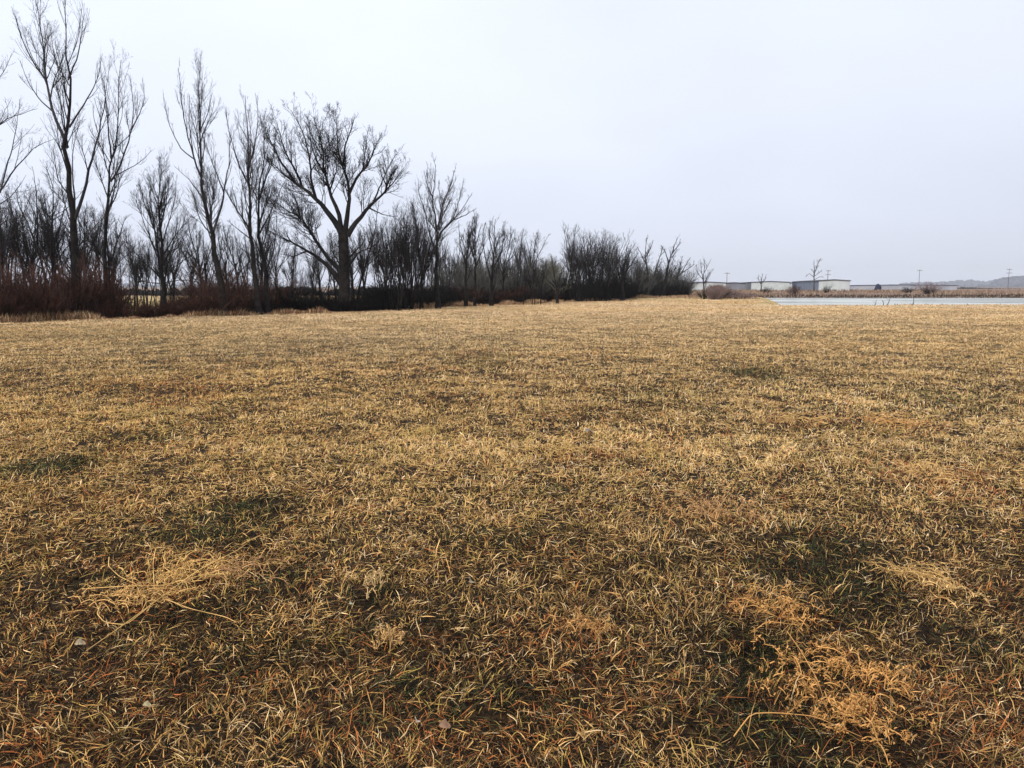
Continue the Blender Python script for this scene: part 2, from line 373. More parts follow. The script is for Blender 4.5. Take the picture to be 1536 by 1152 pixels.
# ------------------------------------------------------------------ trees
def resample(P, K):
    P = np.asarray(P, float); s = np.concatenate([[0], np.cumsum(np.linalg.norm(np.diff(P, axis=0), axis=1))])
    t = np.linspace(0, s[-1], K * 2)
    Q = np.stack([np.interp(t, s, P[:, i]) for i in range(3)], -1)
    for _ in range(2): Q[1:-1] = (Q[:-2] + 2 * Q[1:-1] + Q[2:]) / 4
    t2 = np.linspace(0, K * 2 - 1, K)
    return np.stack([np.interp(t2, np.arange(K * 2), Q[:, i]) for i in range(3)], -1)
def spawn(P, R, rng, dens, frac, ang, up, K, t0=.2, rf=.6, wob=.12, rmin=.006, lmin=.12, lmax=9, rl=.0095, upv=(0, 0, 1), tf=.72):
    L = np.linalg.norm(np.diff(P, axis=1), axis=2).sum(1)
    n = rng.poisson(np.maximum(dens * L * (1 - t0), .0)); idx = np.repeat(np.arange(len(P)), n)
    if len(idx) == 0: return np.zeros((0, K, 3)), np.zeros((0, K))
    N = len(idx); Kp = P.shape[1]
    t = t0 + (1 - t0) * rng.random(N) ** .75
    s = t * (Kp - 1.001); i0 = s.astype(int); f = (s - i0)[:, None]
    A = P[idx, i0]; B = P[idx, i0 + 1]; pos = A * (1 - f) + B * f; tan = norm(B - A)
    rr = R[idx, i0] * (1 - f[:, 0]) + R[idx, i0 + 1] * f[:, 0]
    perp = norm(np.cross(tan, rng.normal(size=(N, 3))))
    a = ang * rng.uniform(.6, 1.4, N)[:, None]
    d = norm(tan * np.cos(a) + perp * np.sin(a))
    ln = np.clip(L[idx] * frac * (1.15 - t * tf) * rng.uniform(.45, 1.3, N), lmin, lmax)
    Q = np.empty((N, K, 3)); Q[:, 0] = pos
    for k in range(1, K):
        d = norm(d + np.array(upv) * up + rng.normal(0, wob, (N, 3)))
        Q[:, k] = Q[:, k - 1] + d * (ln / (K - 1))[:, None]
    r0 = np.minimum(rr * rf, ln * rl + rmin)
    r1 = np.minimum(r0 * .35, rmin * .8) + 0 * r0
    tt = np.linspace(0, 1, K)[None]
    return Q, np.maximum(r0[:, None] * (1 - tt) + r1[:, None] * tt, rmin * .45)

def grow(limbs, radii, rng, rmin, dens=(1., 2.2, 4.2, 4.), frac=(.5, .55, .6, .6), ang=(.7, .7, .65, .6), up=(.16, .12, .10, .08), levels=4, t0=.25, lmax=3.2, wob=.12, tf=.98):
    """limbs (N,K,3) -> batches of crown branches"""
    out = []; P, R = limbs, radii; dens = [d * m for d, m in zip(dens, (1.9, 1.95, 1.8, 1.5))]
    Ks = (7, 5, 4, 3); sd = (5, 4, 3, 3)
    for l in range(levels):
        Q, q = spawn(P, R, rng, dens[l], frac[l], ang[l], up[l], Ks[l], t0=t0 if l == 0 else .12, rmin=rmin, lmax=lmax * .62 ** l, wob=wob * (1, .7, .6, .6)[l], tf=tf if l == 0 else .78)
        out.append((Q, q, sd[l]))
        P, R = Q, q
    return out

def traced_tree(name, base, trunks, limbs, seed, dens=(1.1, 2.4, 4.2, 4.), mats=('bark', 'twig'), label='', depth=.45, frac=(.42, .5, .55, .6), rk=.72, levels=4, Y=None, **kw):
    """trunks, limbs: (r_start_px, r_end_px, [(px,py)...]); a limb starts on the branch its first point touches"""
    rng = np.random.default_rng(seed)
    Yb = Y or (W(base[0], base[1])[1] + (2.4 if base[0] < 560 else 0))
    zb = float(H(W(*base)[0] if False else (base[0] - 768) / F * Yb, Yb))
    ppm = F / Yb
    org = at(base[0], base[1], Yb); org[2] = zb
    known = []                       # (px, py, depth offset)
    TP = []; TR = []; LP = []; LR = []
    for li, (r0, r1, pts) in enumerate(list(trunks) + list(limbs)):
        pts = [np.array(p, float) for p in pts]
        if known:
            d = [math.hypot(k[0] - pts[0][0], k[1] - pts[0][1]) for k in known]; dz = known[int(np.argmin(d))][2]
        else: dz = 0
        ext = np.linalg.norm(pts[-1] - pts[0]) / ppm
        sl = (rng.uniform(-1, 1) * depth if li >= 1 else 0) * ext
        W3 = []
        # denser px samples
        dense = []
        for a, b in zip(pts[:-1], pts[1:]):
            for t in np.linspace(0, 1, 6)[:-1]: dense.append(a + (b - a) * t)
        dense.append(pts[-1]); m = len(dense)
        for i, p in enumerate(dense):
            o = dz + sl * (i / (m - 1)) ** 1.1
            known.append((p[0], p[1], o)); W3.append(at(p[0], p[1], Yb + o) - org)
        K = 16 if li < len(trunks) else 13
        Q = resample(W3, K)
        if li == 0: Q[0, 2] = -.15
        jit = rng.normal(0, 1, (K, 3)) * (np.linalg.norm(Q[-1] - Q[0]) * .0035); jit[0] = 0; Q = Q + jit
        t = np.linspace(0, 1, K)
        r1 = r1 if name == 'oak_tree' and li == 0 else min(r1, .38)
        Rr = (r1 + (r0 - r1) * (1 - t) ** (1.35 if li else (1.0 if name == 'oak_tree' else 1.5))) / ppm * (.68 if li else (.78 if name == 'oak_tree' else .86))
        if li == 0:
            Rr = Rr * (1 + .35 * np.exp(-t * 18))
        (TP if li < len(trunks) else LP).append(Q); (TR if li < len(trunks) else LR).append(Rr)
    rmin = max(.006, Yb * .00019)
    root = empty(name, org); tag(root, label, 'tree')
    V, Fq = tubes([(np.array(TP), np.array(TR), 10)])
    link('trunk', mesh_np('trunk', V, Fq, M[mats[0]], True), root)
    batches = [(np.array(LP), np.array(LR), 7)] if LP else []
    K0 = 13
    allP = np.array([resample(p, K0) for p in TP + LP]); allR = np.array([np.interp(np.linspace(0, 1, K0), np.linspace(0, 1, len(r)), r) for r in TR + LR])
    batches += grow(allP, allR, rng, rmin, dens, frac, levels=levels, **kw)
    V, Fq = tubes(batches)
    link('crown', mesh_np('crown', V, Fq, M[mats[1]], False), root)
    return root

# --- tall cottonwoods and the other trees whose limbs the photograph shows
traced_tree('cottonwood_tree', (116, 481), [(9, 4.5, [(116, 481), (114, 390), (111, 338), (104, 278), (101, 221), (103, 182), (102, 108), (100, 43), (97, -20)])],
    [(3.8, 1., [(101, 221), (82, 174), (69, 121), (65, 78), (59, 26), (52, -20)]), (2, .6, [(69, 121), (43, 82), (30, 50), (18, 10)]),
     (2.2, .5, [(104, 191), (126, 156), (148, 117), (153, 80)]), (4, .8, [(112, 330), (126, 286), (139, 234), (152, 191), (158, 143), (165, 100)]),
     (2.6, .8, [(114, 345), (112, 300), (108, 250), (112, 210), (122, 180)]), (1.6, .5, [(80, 168), (60, 150), (40, 120), (30, 90)]), (1.8, .5, [(102, 120), (118, 80), (124, 40), (127, 5)]),
     (1.8, .5, [(116, 372), (135, 350), (150, 330), (165, 322)]), (1.8, .5, [(113, 360), (90, 330), (72, 310)])], 1, dens=(1.15, 2.1, 2.9, 3.2), mats=('bark', 'twig_pale'),
    label='tallest bare cottonwood of the row, thick dark trunk, its top leaving the frame', ang=(.5, .55, .6, .6), up=(.25, .18, .12, .08))
traced_tree('cottonwood_tree', (160, 478), [(4.6, 2.2, [(160, 478), (157, 369), (161, 304), (166, 269), (167, 239), (174, 217), (178, 152), (181, 92)])],
    [(2, .6, [(167, 239), (163, 204), (161, 165), (154, 117)]), (2.4, .6, [(166, 272), (178, 256), (191, 217), (202, 169), (196, 122)]),
     (1.4, .5, [(196, 195), (210, 170), (217, 148), (214, 120)]), (1.3, .5, [(170, 265), (190, 255), (215, 240), (228, 225)]),
     (1.5, .5, [(158, 380), (170, 385), (185, 398), (200, 395)]), (1.3, .5, [(158, 400), (172, 400), (205, 368), (214, 360)])], 2, dens=(1.3, 2.3, 3., 3.2), mats=('bark', 'twig_pale'),
    label='slim bare cottonwood forking high up, standing just beside the tallest tree', ang=(.5, .55, .6, .6), up=(.25, .18, .12, .08))
traced_tree('bare_tree', (-70, 486), [(10, 4, [(-70, 486), (-66, 400), (-58, 320), (-50, 240), (-48, 160), (-40, 80)])],
    [(4, 1, [(-62, 360), (-20, 310), (0, 289), (26, 247), (56, 217), (82, 208)]), (3, .8, [(-50, 250), (-20, 205), (0, 182), (30, 172), (56, 163)]),
     (2, .6, [(-48, 190), (-20, 140), (5, 110), (18, 80)]), (3, .8, [(-65, 400), (-20, 350), (10, 330), (40, 320), (60, 318)]), (2, .6, [(0, 289), (10, 250), (20, 220), (30, 150)])], 3,
    dens=(1.5, 2.4, 3, 3), mats=('bark', 'twig_pale'), label='bare tree mostly outside the frame whose pale branches reach in from the edge', up=(.14, .08, .05, .05))
traced_tree('bare_tree', (76, 474), [(5, 1.5, [(76, 474), (80, 408), (78, 347), (80, 278), (70, 250)])],
    [(3.6, 1, [(74, 450), (65, 404), (50, 358), (28, 304), (20, 280)]), (2.5, .7, [(56, 380), (56, 330), (54, 280), (48, 250)]), (1.8, .5, [(79, 385), (95, 350), (105, 320)]),
     (1.6, .5, [(79, 350), (66, 320), (60, 290)]), (1.8, .6, [(65, 404), (40, 390), (22, 360)])], 4, dens=(1.6, 2.6, 3.4, 3.2), mats=('bark', 'twig'), Y=42,
    label='dark low-branched double-stemmed tree in the thicket beside the thickest cottonwood trunk')
traced_tree('maple_tree', (245, 477), [(6, 2.5, [(245, 477), (246, 440), (243, 416), (243, 367), (240, 330), (238, 300), (243, 258)])],
    [(3, .8, [(243, 418), (236, 382), (232, 346), (229, 317), (222, 275)]), (1.8, .5, [(243, 420), (230, 405), (214, 393), (200, 375), (184, 368)]),
     (1.8, .5, [(247, 405), (258, 382), (268, 368), (282, 352)]), (1.6, .5, [(236, 385), (222, 350), (210, 318), (200, 290)]), (1.6, .5, [(243, 367), (254, 330), (262, 300), (264, 272)]),
     (1.4, .5, [(246, 424), (262, 421), (280, 420), (300, 424)]), (1.4, .5, [(242, 340), (250, 300), (254, 265)]), (1.4, .5, [(230, 340), (215, 300), (208, 272)]),
     (1.3, .5, [(244, 425), (222, 424), (196, 416), (182, 410)]), (1.3, .5, [(245, 412), (262, 400), (285, 385), (298, 372)])], 5, tf=.75, dens=(2.5, 3., 3.6, 3.), mats=('bark', 'twig'),
    label='rounded bare maple with fine twigs, standing alone in front of a gap in the hedge', ang=(.45, .5, .5, .5), up=(.12, .1, .06, .05))
traced_tree('cottonwood_tree', (336, 476), [(6.5, 2.4, [(336, 476), (333, 444), (326, 401), (318, 357), (309, 313), (304, 270), (300, 226), (299, 171), (298, 100)])],
    [(2.2, .6, [(306, 277), (291, 237), (278, 189), (272, 145), (267, 102)]), (3, .7, [(320, 346), (331, 317), (338, 284), (344, 240), (345, 200)]),
     (1.6, .5, [(336, 290), (320, 248), (307, 211), (300, 190)]), (1.4, .5, [(293, 240), (272, 225), (254, 190), (245, 140)]), (1.4, .5, [(306, 300), (285, 270), (262, 250)]),
     (1.4, .5, [(299, 200), (312, 170), (318, 140)]), (1.3, .5, [(290, 232), (284, 190), (284, 140)])], 6, dens=(1.4, 2.3, 3, 3.2), mats=('bark', 'twig_pale'),
    label='bare cottonwood whose trunk leans toward the neighbouring maple, narrow pale crown', ang=(.45, .5, .55, .6), up=(.28, .18, .12, .08))
traced_tree('cottonwood_tree', (389, 474), [(5.5, 2, [(389, 474), (382, 408), (377, 357), (375, 299), (373, 237), (369, 143)])],
    [(2.4, .7, [(375, 345), (357, 317), (340, 290), (330, 265)]), (1.8, .5, [(373, 277), (357, 244), (344, 200), (339, 165)]), (1.6, .5, [(373, 250), (384, 210), (388, 170), (383, 140)]),
     (1.5, .5, [(378, 360), (352, 340), (340, 330)])], 7, dens=(1.1, 2., 3, 3.2), mats=('bark', 'twig_pale'), label='bare cottonwood with crooked left stem close beside a taller-crowned twin trunk',
    ang=(.5, .5, .55, .6), up=(.25, .18, .12, .08))
traced_tree('bare_tree', (402, 473), [(5, 1.6, [(402, 473), (397, 401), (388, 357), (388, 300), (397, 218), (400, 175)])],
    [(2, .6, [(390, 350), (405, 320), (418, 290), (428, 270)]), (1.6, .5, [(389, 300), (402, 260), (412, 230), (414, 190)]), (1.5, .5, [(399, 410), (412, 370), (416, 330), (412, 300)]),
     (1.5, .5, [(397, 400), (372, 380), (352, 366)])], 8, dens=(1.4, 2.4, 3.2, 3.2), mats=('bark', 'twig'), label='dark dense-twigged trunk growing against the crooked cottonwood, nearer to the wide-crowned tree',
    ang=(.5, .5, .55, .6), up=(.2, .14, .08, .05))
traced_tree('oak_tree', (517, 470), [(11, 9.5, [(517, 470), (517, 430), (516, 390), (515, 350)])],
    [(8, 1.2, [(515, 356), (508, 338), (492, 319), (471, 295), (453, 280), (429, 265), (410, 246), (395, 231)]), (3, .7, [(453, 280), (445, 259), (429, 231), (418, 195), (412, 175)]),
     (3.4, .7, [(474, 298), (467, 275), (465, 240), (456, 201), (436, 165)]), (6, 1.0, [(513, 352), (509, 320), (495, 286), (486, 259), (485, 225), (470, 175)]),
     (2.4, .6, [(486, 259), (474, 240), (466, 215), (464, 180)]), (6.5, 1.6, [(518, 350), (522, 325), (524, 290), (520, 265), (512, 243), (496, 222), (490, 200)]), (3, .6, [(516, 250), (517, 220), (528, 190), (533, 172)]),
     (4, .8, [(523, 292), (538, 262), (553, 246), (562, 222), (572, 200)]), (2, .6, [(519, 262), (506, 225), (505, 180), (500, 168)]), (2, .6, [(545, 254), (548, 225), (552, 195)]),
     (6.5, 1., [(521, 354), (536, 332), (553, 310), (575, 291), (592, 271), (609, 248)]), (2, .6, [(582, 284), (572, 262), (568, 240)]), (2.2, .6, [(560, 303), (572, 275), (585, 245), (597, 228)]),
     (6.5, 1., [(511, 425), (492, 398), (468, 380), (441, 365), (420, 354), (396, 341)]), (5.5, .9, [(513, 412), (489, 382), (474, 360), (462, 341), (450, 325), (426, 313), (398, 292)]),
     (2, .6, [(450, 325), (445, 301), (435, 286), (425, 272)]), (2.2, .6, [(462, 376), (440, 385), (418, 380)]), (2.4, .7, [(523, 400), (538, 378), (560, 370), (576, 352)]), (2, .6, [(522, 388), (545, 365), (550, 345)]),
     (2, .6, [(553, 312), (575, 322), (592, 325)]), (2, .6, [(514, 405), (500, 380), (497, 350)]), (2, .6, [(495, 286), (505, 255), (502, 230)]), (3, .7, [(441, 270), (420, 240), (405, 210), (400, 190)])], 9,
    dens=(3.1, 3.9, 4.2, 3.4), mats=('bark', 'twig'), label='big spreading oak-like tree with black trunk and the broadest rounded bare crown', depth=.5, frac=(.42, .5, .55, .6), lmax=2.4, tf=.80)
traced_tree('bare_tree', (533, 466), [(2.5, 1, [(533, 466), (540, 425), (550, 392), (562, 353), (568, 300)])], [(1.2, .4, [(550, 392), (565, 370), (580, 330)]), (1.2, .4, [(545, 410), (548, 370), (545, 340)])], 10,
    dens=(1.6, 2.6, 3.4, 3.), mats=('bark', 'twig'), Y=53, label='slender slanting tree growing out beside the foot of the big oak-like tree')
traced_tree('bare_tree', (657, 463), [(4.6, 2, [(657, 463), (655, 425), (654, 386), (657, 352), (654, 330), (649, 306), (650, 278), (653, 246)])],
    [(2, .5, [(655, 385), (644, 352), (638, 317), (627, 289), (628, 268)]), (2.2, .5, [(657, 345), (664, 304), (675, 280), (684, 250)]), (2.2, .5, [(657, 362), (662, 347), (677, 334), (692, 315), (708, 291)]),
     (1.5, .5, [(666, 342), (682, 325), (690, 295), (696, 268)]), (1.4, .5, [(650, 300), (640, 275), (642, 250)]), (1.3, .5, [(680, 330), (700, 322), (715, 312)]), (1.3, .5, [(655, 400), (668, 380), (672, 362)])], 12,
    dens=(1.6, 2.6, 3., 3.), mats=('bark', 'twig_pale'), label='taller vase-shaped tree rising above the lower trees just past the big spreading crown', ang=(.5, .55, .6, .6), up=(.22, .16, .12, .08))
traced_tree('bare_tree', (699, 460), [(3.4, 1.4, [(699, 460), (698, 420), (700, 385), (706, 350), (710, 325)])], [(1.8, .5, [(699, 400), (690, 365), (688, 335)]), (1.4, .5, [(700, 390), (716, 360), (722, 335)])], 13,
    dens=(2, 3, 3, 2.5), mats=('bark', 'twig'), label='tree with a bare dark lower trunk, first of the four trunks standing on pale grass', ang=(.45, .5, .5, .5), levels=3)
traced_tree('bare_tree', (713, 460), [(2.6, 1., [(713, 460), (713, 420), (714, 385), (712, 345), (716, 322)])], [(1.2, .4, [(714, 400), (726, 370), (730, 340)]), (1.2, .4, [(713, 390), (704, 360), (702, 338)])], 14,
    dens=(2, 3, 3, 2.5), mats=('bark', 'twig'), label='thinner dark trunk, second of the four trunks standing on pale grass', ang=(.45, .5, .5, .5), levels=3)
traced_tree('bare_tree', (737, 459), [(3.8, 1.2, [(737, 459), (737, 425), (740, 390), (742, 360), (742, 330)])], [(2, .5, [(737, 420), (729, 392), (724, 362), (726, 338)]), (1.8, .5, [(739, 405), (752, 378), (757, 350), (757, 332)]), (1.4, .5, [(740, 385), (734, 355), (736, 332)])], 15,
    dens=(2.2, 3, 3, 2.5), mats=('bark', 'twig'), label='round-crowned tree with the stoutest of the four trunks standing on pale grass', ang=(.45, .5, .5, .5), levels=3)
traced_tree('bare_tree', (934, 451), [(4, 1.4, [(934, 451), (933, 425), (936, 400), (940, 372), (944, 362)])], [(2, .5, [(933, 428), (926, 405), (924, 380), (930, 366)]), (2, .5, [(936, 412), (950, 392), (958, 378)]), (1.5, .5, [(938, 395), (946, 376), (951, 368)])], 16,
    dens=(1.8, 2.4, 2.4, 2.), mats=('bark', 'twig'), label='forked dark tree with a stout trunk between the black clump and the low scrub', levels=3)
traced_tree('bare_tree', (975, 447), [(3, 1., [(975, 447), (973, 420), (969, 396), (968, 375), (970, 357)])], [(1.5, .5, [(970, 398), (962, 382), (956, 370)]), (2.2, .5, [(976, 430), (984, 402), (990, 385), (994, 370)]), (1.2, .4, [(969, 385), (976, 372), (980, 360)])], 17,
    dens=(1.2, 1.8, 2., 2.), mats=('bark', 'twig'), label='crooked thin-topped tree, first of the two that stand up out of the low scrub', levels=3)
traced_tree('bare_tree', (996, 447), [(3, 1., [(996, 447), (998, 420), (1002, 396), (1008, 380), (1016, 356)])], [(1.5, .5, [(1003, 394), (998, 378), (992, 368)]), (1.4, .4, [(1008, 380), (1018, 368), (1021, 358)])], 18,
    dens=(1.2, 1.8, 2., 2.), mats=('bark', 'twig'), label='crooked tree leaning away, second of the two rising out of the low scrub', levels=3)
traced_tree('bare_tree', (1010, 446), [(2.4, .8, [(1010, 446), (1009, 425), (1018, 412), (1030, 405), (1042, 396)])], [(1.2, .4, [(1022, 410), (1030, 395), (1036, 386)]), (1.2, .4, [(1009, 430), (1004, 405), (1010, 388)]), (1., .4, [(1016, 414), (1020, 396), (1024, 384)])], 19,
    dens=(1.6, 2., 2., 2.), mats=('bark', 'twig'), label='low tree leaning out over the grass at the very end of the row', levels=3)
traced_tree('bare_tree', (1056, 450), [(1.5, .7, [(1056, 450), (1056, 430), (1054, 418), (1057, 405), (1056, 388)])], [(.9, .35, [(1054, 419), (1047, 410), (1044, 398)]), (.9, .35, [(1056, 424), (1063, 412), (1070, 404)]), (.8, .35, [(1054, 418), (1052, 402), (1050, 390)]), (.8, .35, [(1057, 408), (1063, 396), (1066, 390)])], 20,
    dens=(1.6, 1.8, 1.6, 1.5), mats=('bark', 'twig_pale'), label='small lone bare tree before the white shed, beside the rounded mauve thicket', levels=3)
traced_tree('bare_tree', (1141, 441), [(1.1, .6, [(1141, 441), (1142, 430), (1141, 424), (1144, 412)])], [(.7, .3, [(1141, 426), (1137, 418), (1138, 412)]), (.7, .3, [(1142, 426), (1148, 419), (1149, 412)])], 21,
    dens=(1.8, 2., 2., 1.5), mats=('bark', 'twig_pale'), Y=165, label='little round-topped tree standing before the middle white storage shed', levels=3)
traced_tree('bare_tree', (1221, 438), [(1.3, .6, [(1221, 438), (1221, 420), (1222, 408), (1225, 400), (1230, 389)])], [(.9, .4, [(1222, 408), (1221, 398), (1221, 390)]), (.7, .3, [(1221, 416), (1214, 410), (1208, 416)]), (.6, .3, [(1222, 414), (1229, 409), (1233, 405)]), (.6, .3, [(1221, 420), (1230, 415), (1235, 416)]), (.6, .3, [(1222, 410), (1216, 403)])], 22,
    dens=(1.0, 1.4, 1.5, 1.5), mats=('bark_pale', 'twig_pale'), Y=178, label='taller thin tree with a forked top standing at the blue-sided storage shed', levels=3)

# --- prototypes for the background trees
def proto_tree(style, h, seed, mats=('bark', 'twig'), rmin=.0095):
    rng = np.random.default_rng(seed); TP = []; TR = []
    def stem(p0, d, ln, r0, r1, K=12, w=.05, up=.04):
        P = [np.array(p0, float)]; d = norm(np.array(d, float))
        for k in range(K - 1):
            d = norm(d + np.array([0, 0, up]) + rng.normal(0, w, 3)); P.append(P[-1] + d * ln / (K - 1))
        t = np.linspace(0, 1, K); TP.append(np.array(P)); TR.append(r0 * (1 - t) + r1 * t)
        return P
    kw = {}
    if style == 'upright':
        P = stem((0, 0, -.1), (rng.normal(0, .06), rng.normal(0, .06), 1), h, h * .013, .016)
        for k in range(4):
            a = rng.uniform(0, 2 * PI); i = rng.integers(3, 7); stem(P[i], (math.cos(a) * .5, math.sin(a) * .5, 1), h * rng.uniform(.35, .55), h * .0065, .010, up=.08)
        kw = dict(dens=(1.8, 3.0, 3.8, 0), ang=(.5, .5, .5, .5), up=(.2, .12, .08, .05))
    elif style == 'multi':
        for k in range(7):
            a = rng.uniform(0, 2 * PI); s = rng.uniform(.05, .32); stem((math.cos(a) * .25, math.sin(a) * .25, -.1), (math.cos(a) * s, math.sin(a) * s, 1), h * rng.uniform(.7, 1.0), h * .0066, .010, w=.06)
        kw = dict(dens=(1.3, 2.2, 2.8, 0), ang=(.45, .5, .5, .5), up=(.16, .12, .08, .05))
    elif style == 'round':
        P = stem((0, 0, -.1), (rng.normal(0, .05), 0, 1), h * .55, h * .018, h * .010)
        for k in range(8):
            a = k * 2.4 + rng.uniform(-.3, .3); i = rng.integers(4, 11); s = rng.uniform(.3, 1.0); stem(P[i], (math.cos(a) * s, math.sin(a) * s, 1), h * rng.uniform(.42, .6), h * .0068, .010, w=.07)
        kw = dict(dens=(2.0, 3.0, 3.4, 0), ang=(.6, .6, .6, .5), up=(.1, .08, .06, .05))
    elif style == 'willow':
        P = stem((0, 0, -.1), (0, 0, 1), h * .4, h * .025, h * .014)
        for k in range(12):
            a = k * 2.4; i = rng.integers(3, 11); s = rng.uniform(.3, 1.5); stem(P[i], (math.cos(a) * s, math.sin(a) * s, 1), h * rng.uniform(.35, .6), h * .008, .014, w=.08)
        kw = dict(dens=(4, 4, 3.5, 0), ang=(.6, .6, .6, .5), up=(.05, 0, -.05, .0))
    TP = np.array(TP); TR = np.array(TR)
    V1, F1 = tubes([(TP, TR, 7)]); V2, F2 = tubes(grow(TP, TR, rng, rmin, levels=3, **kw))
    return mesh_np('trunk', V1, F1, M[mats[0]], True), mesh_np('crown', V2, F2, M[mats[1]], False), h
PRO = {'upright': [proto_tree('upright', 9, 101, ('bark', 'twig')), proto_tree('upright', 9, 102, ('bark', 'twig_pale'))],
       'multi': [proto_tree('multi', 7, 103), proto_tree('multi', 7, 104), proto_tree('multi', 7, 109, ('bark', 'twig_pale'))],
       'round': [proto_tree('round', 7, 105), proto_tree('round', 7, 106)],
       'willow': [proto_tree('willow', 6, 107, ('bark', 'twig_willow'))]}
def copy_tree_at(style, k, x, y, h, label, group, name='bare_tree'):
    t, c, h0 = PRO[style][k % len(PRO[style])]
    s = h / h0
    root = empty(name, (x, y, float(H(x, y))), RNG.uniform(0, 2 * PI)); root.scale = (s * RNG.uniform(.85, 1.1),) * 2 + (s,)
    link('trunk', t, root); link('crown', c, root)
    return tag(root, label, 'tree', group)
def by_px(px, Y, top):                # ground position under px at distance Y and height up to pixel row top
    p = at(px, 430, Y); return p[0], Y, at(px, top, Y)[2]
# specific lower trees (px, base row or distance, top row)
for k, (px, by, top, st, lab, grp) in enumerate([
    (592, 466, 318, 'multi', None, 'a'), (603, 465, 306, 'multi', None, 'a'), (613, 464.5, 300, 'multi', None, 'a'), (624, 463.5, 306, 'multi', None, 'a'), (634, 463, 312, 'upright', None, 'a'), (583, 463, 330, 'multi', None, 'a'),
    (758, 455, 340, 'round', 'tree set slightly back, last of the four trunks standing on pale grass', None),
    (778, 453, 348, 'upright', 'slim straight tree just before the fine round-topped grey tree', None),
    (793, 452, 346, 'round', 'fine round-topped grey tree between the four trunks and the pale willow', None),
    (785, 457, 395, 'upright', None, 'b'), (798, 457, 392, 'upright', None, 'b'), (802, 457, 398, 'upright', None, 'b'), (811, 456.5, 395, 'upright', None, 'b'),
    (836, 455.5, 368, 'willow', 'greenish-grey willow with a dense rounded haze of twigs beside the black clump', None),
    (822, 453, 372, 'willow', 'smaller grey willow half merged with the greenish-grey one', None),
    (856, 453, 342, 'upright', 'highest tree at the edge of the black clump, beside the greenish-grey willow', None),
    (866, 453, 352, 'multi', None, 'c'), (876, 452.5, 345, 'multi', None, 'c'), (886, 452, 344, 'round', None, 'c'), (896, 452, 347, 'multi', None, 'c'), (906, 451.5, 346, 'multi', None, 'c'), (916, 451, 352, 'round', None, 'c'), (870, 451, 350, 'multi', None, 'c'), (890, 450.5, 347, 'multi', None, 'c'), (903, 450, 350, 'multi', None, 'c'),
    (925, 450, 362, 'multi', None, 'd'), (948, 449, 375, 'multi', None, 'd'), (956, 448, 385, 'multi', None, 'd'), (965, 448, 390, 'multi', None, 'd'), (972, 447, 398, 'multi', None, 'd'), (983, 447, 396, 'multi', None, 'd'), (990, 446.5, 394, 'multi', None, 'd'), (1003, 446, 392, 'multi', None, 'd'), (1013, 446, 404, 'multi', None, 'd'), (1021, 445.5, 408, 'multi', None, 'd'),
    (1150, 441, 432, 'multi', 'tiny dark bush-like tree beside the little round-topped tree at the pond', None)]):
    x, y = W(px, by)[:2]; h = at(px, top, y)[2] * 1.03
    L_ = {'a': ('upright many-stemmed tree in the dark clump between the big spreading crown and the vase-shaped tree', 'many-stemmed trees in the dark clump'),
          'b': ('thin young tree on the pale grass between the four trunks and the greenish-grey willow', 'thin young trees before the willow'),
          'c': ('tree of the dense black clump with a domed top, beyond the greenish-grey willow', 'trees of the black domed clump'),
          'd': ('low dark tree of the scrub near the far end of the row', 'low trees in the scrub at the end of the row')}.get(grp, (lab, None))
    copy_tree_at(st, k, x, y, h, L_[0], L_[1], 'willow_tree' if st == 'willow' else 'bare_tree')
# trees standing behind the first row
def belt(n, px0, px1, back, top0, top1, label, group, styles=('multi', 'round', 'upright'), seed=0):
    rng = np.random.default_rng(seed)
    for k in range(n):
        px = px0 + (px1 - px0) * (k + rng.uniform(.1, .9)) / n
        yb = np.interp(px, [p[0] for p in TL], [p[1] for p in TL]); Yd = W(px, yb)[1] + rng.uniform(*back)
        x, y, h = by_px(px, Yd, np.interp(px, [px0, px1], [top0, top1]) + rng.uniform(-22, 22) * (40 / Yd))
        copy_tree_at(styles[rng.integers(len(styles))], k, x, y, max(h, 2), label, group)
belt(16, -70, 180, (3, 14), 275, 300, 'bare tree in the back rows behind the tallest cottonwood', 'back trees behind the tallest cottonwood', seed=61)
belt(6, 190, 290, (9, 18), 345, 350, 'small bare tree behind the rounded maple', 'back trees behind the maple', seed=62)
belt(9, 290, 425, (3, 12), 330, 330, 'bare tree in the back rows between the leaning cottonwood and the wide crown', 'back trees behind the leaning cottonwood', seed=63)
belt(7, 425, 580, (6, 16), 392, 350, 'low tree seen under the branches of the big spreading crown', 'low trees behind the big spreading tree', seed=64)
belt(5, 575, 680, (4, 14), 345, 335, 'bare tree at the back of the dark clump past the big spreading crown', 'back trees of the dark clump', styles=('multi', 'upright'), seed=65)
belt(10, 680, 850, (5, 22), 358, 388, 'grey bare tree in the back rows behind the four trunks', 'back trees behind the four trunks', seed=66)
belt(8, 850, 960, (6, 20), 362, 385, 'bare tree at the back of the black domed clump', 'back trees of the black domed clump', seed=67)
belt(6, 960, 1020, (4, 14), 400, 412, 'low bare tree behind the scrub at the end of the row', 'back trees of the end scrub', styles=('multi',), seed=68)

belt(12, -60, 300, (10, 24), 330, 350, 'thin hazy grey tree in the farthest rows behind the cottonwoods and the rounded maple', 'farthest grey trees behind the cottonwoods', styles=('upright',), seed=69)
belt(9, 430, 600, (10, 24), 370, 350, 'thin hazy grey tree in the farthest rows behind the big spreading tree', 'farthest grey trees behind the big tree', styles=('upright',), seed=70)
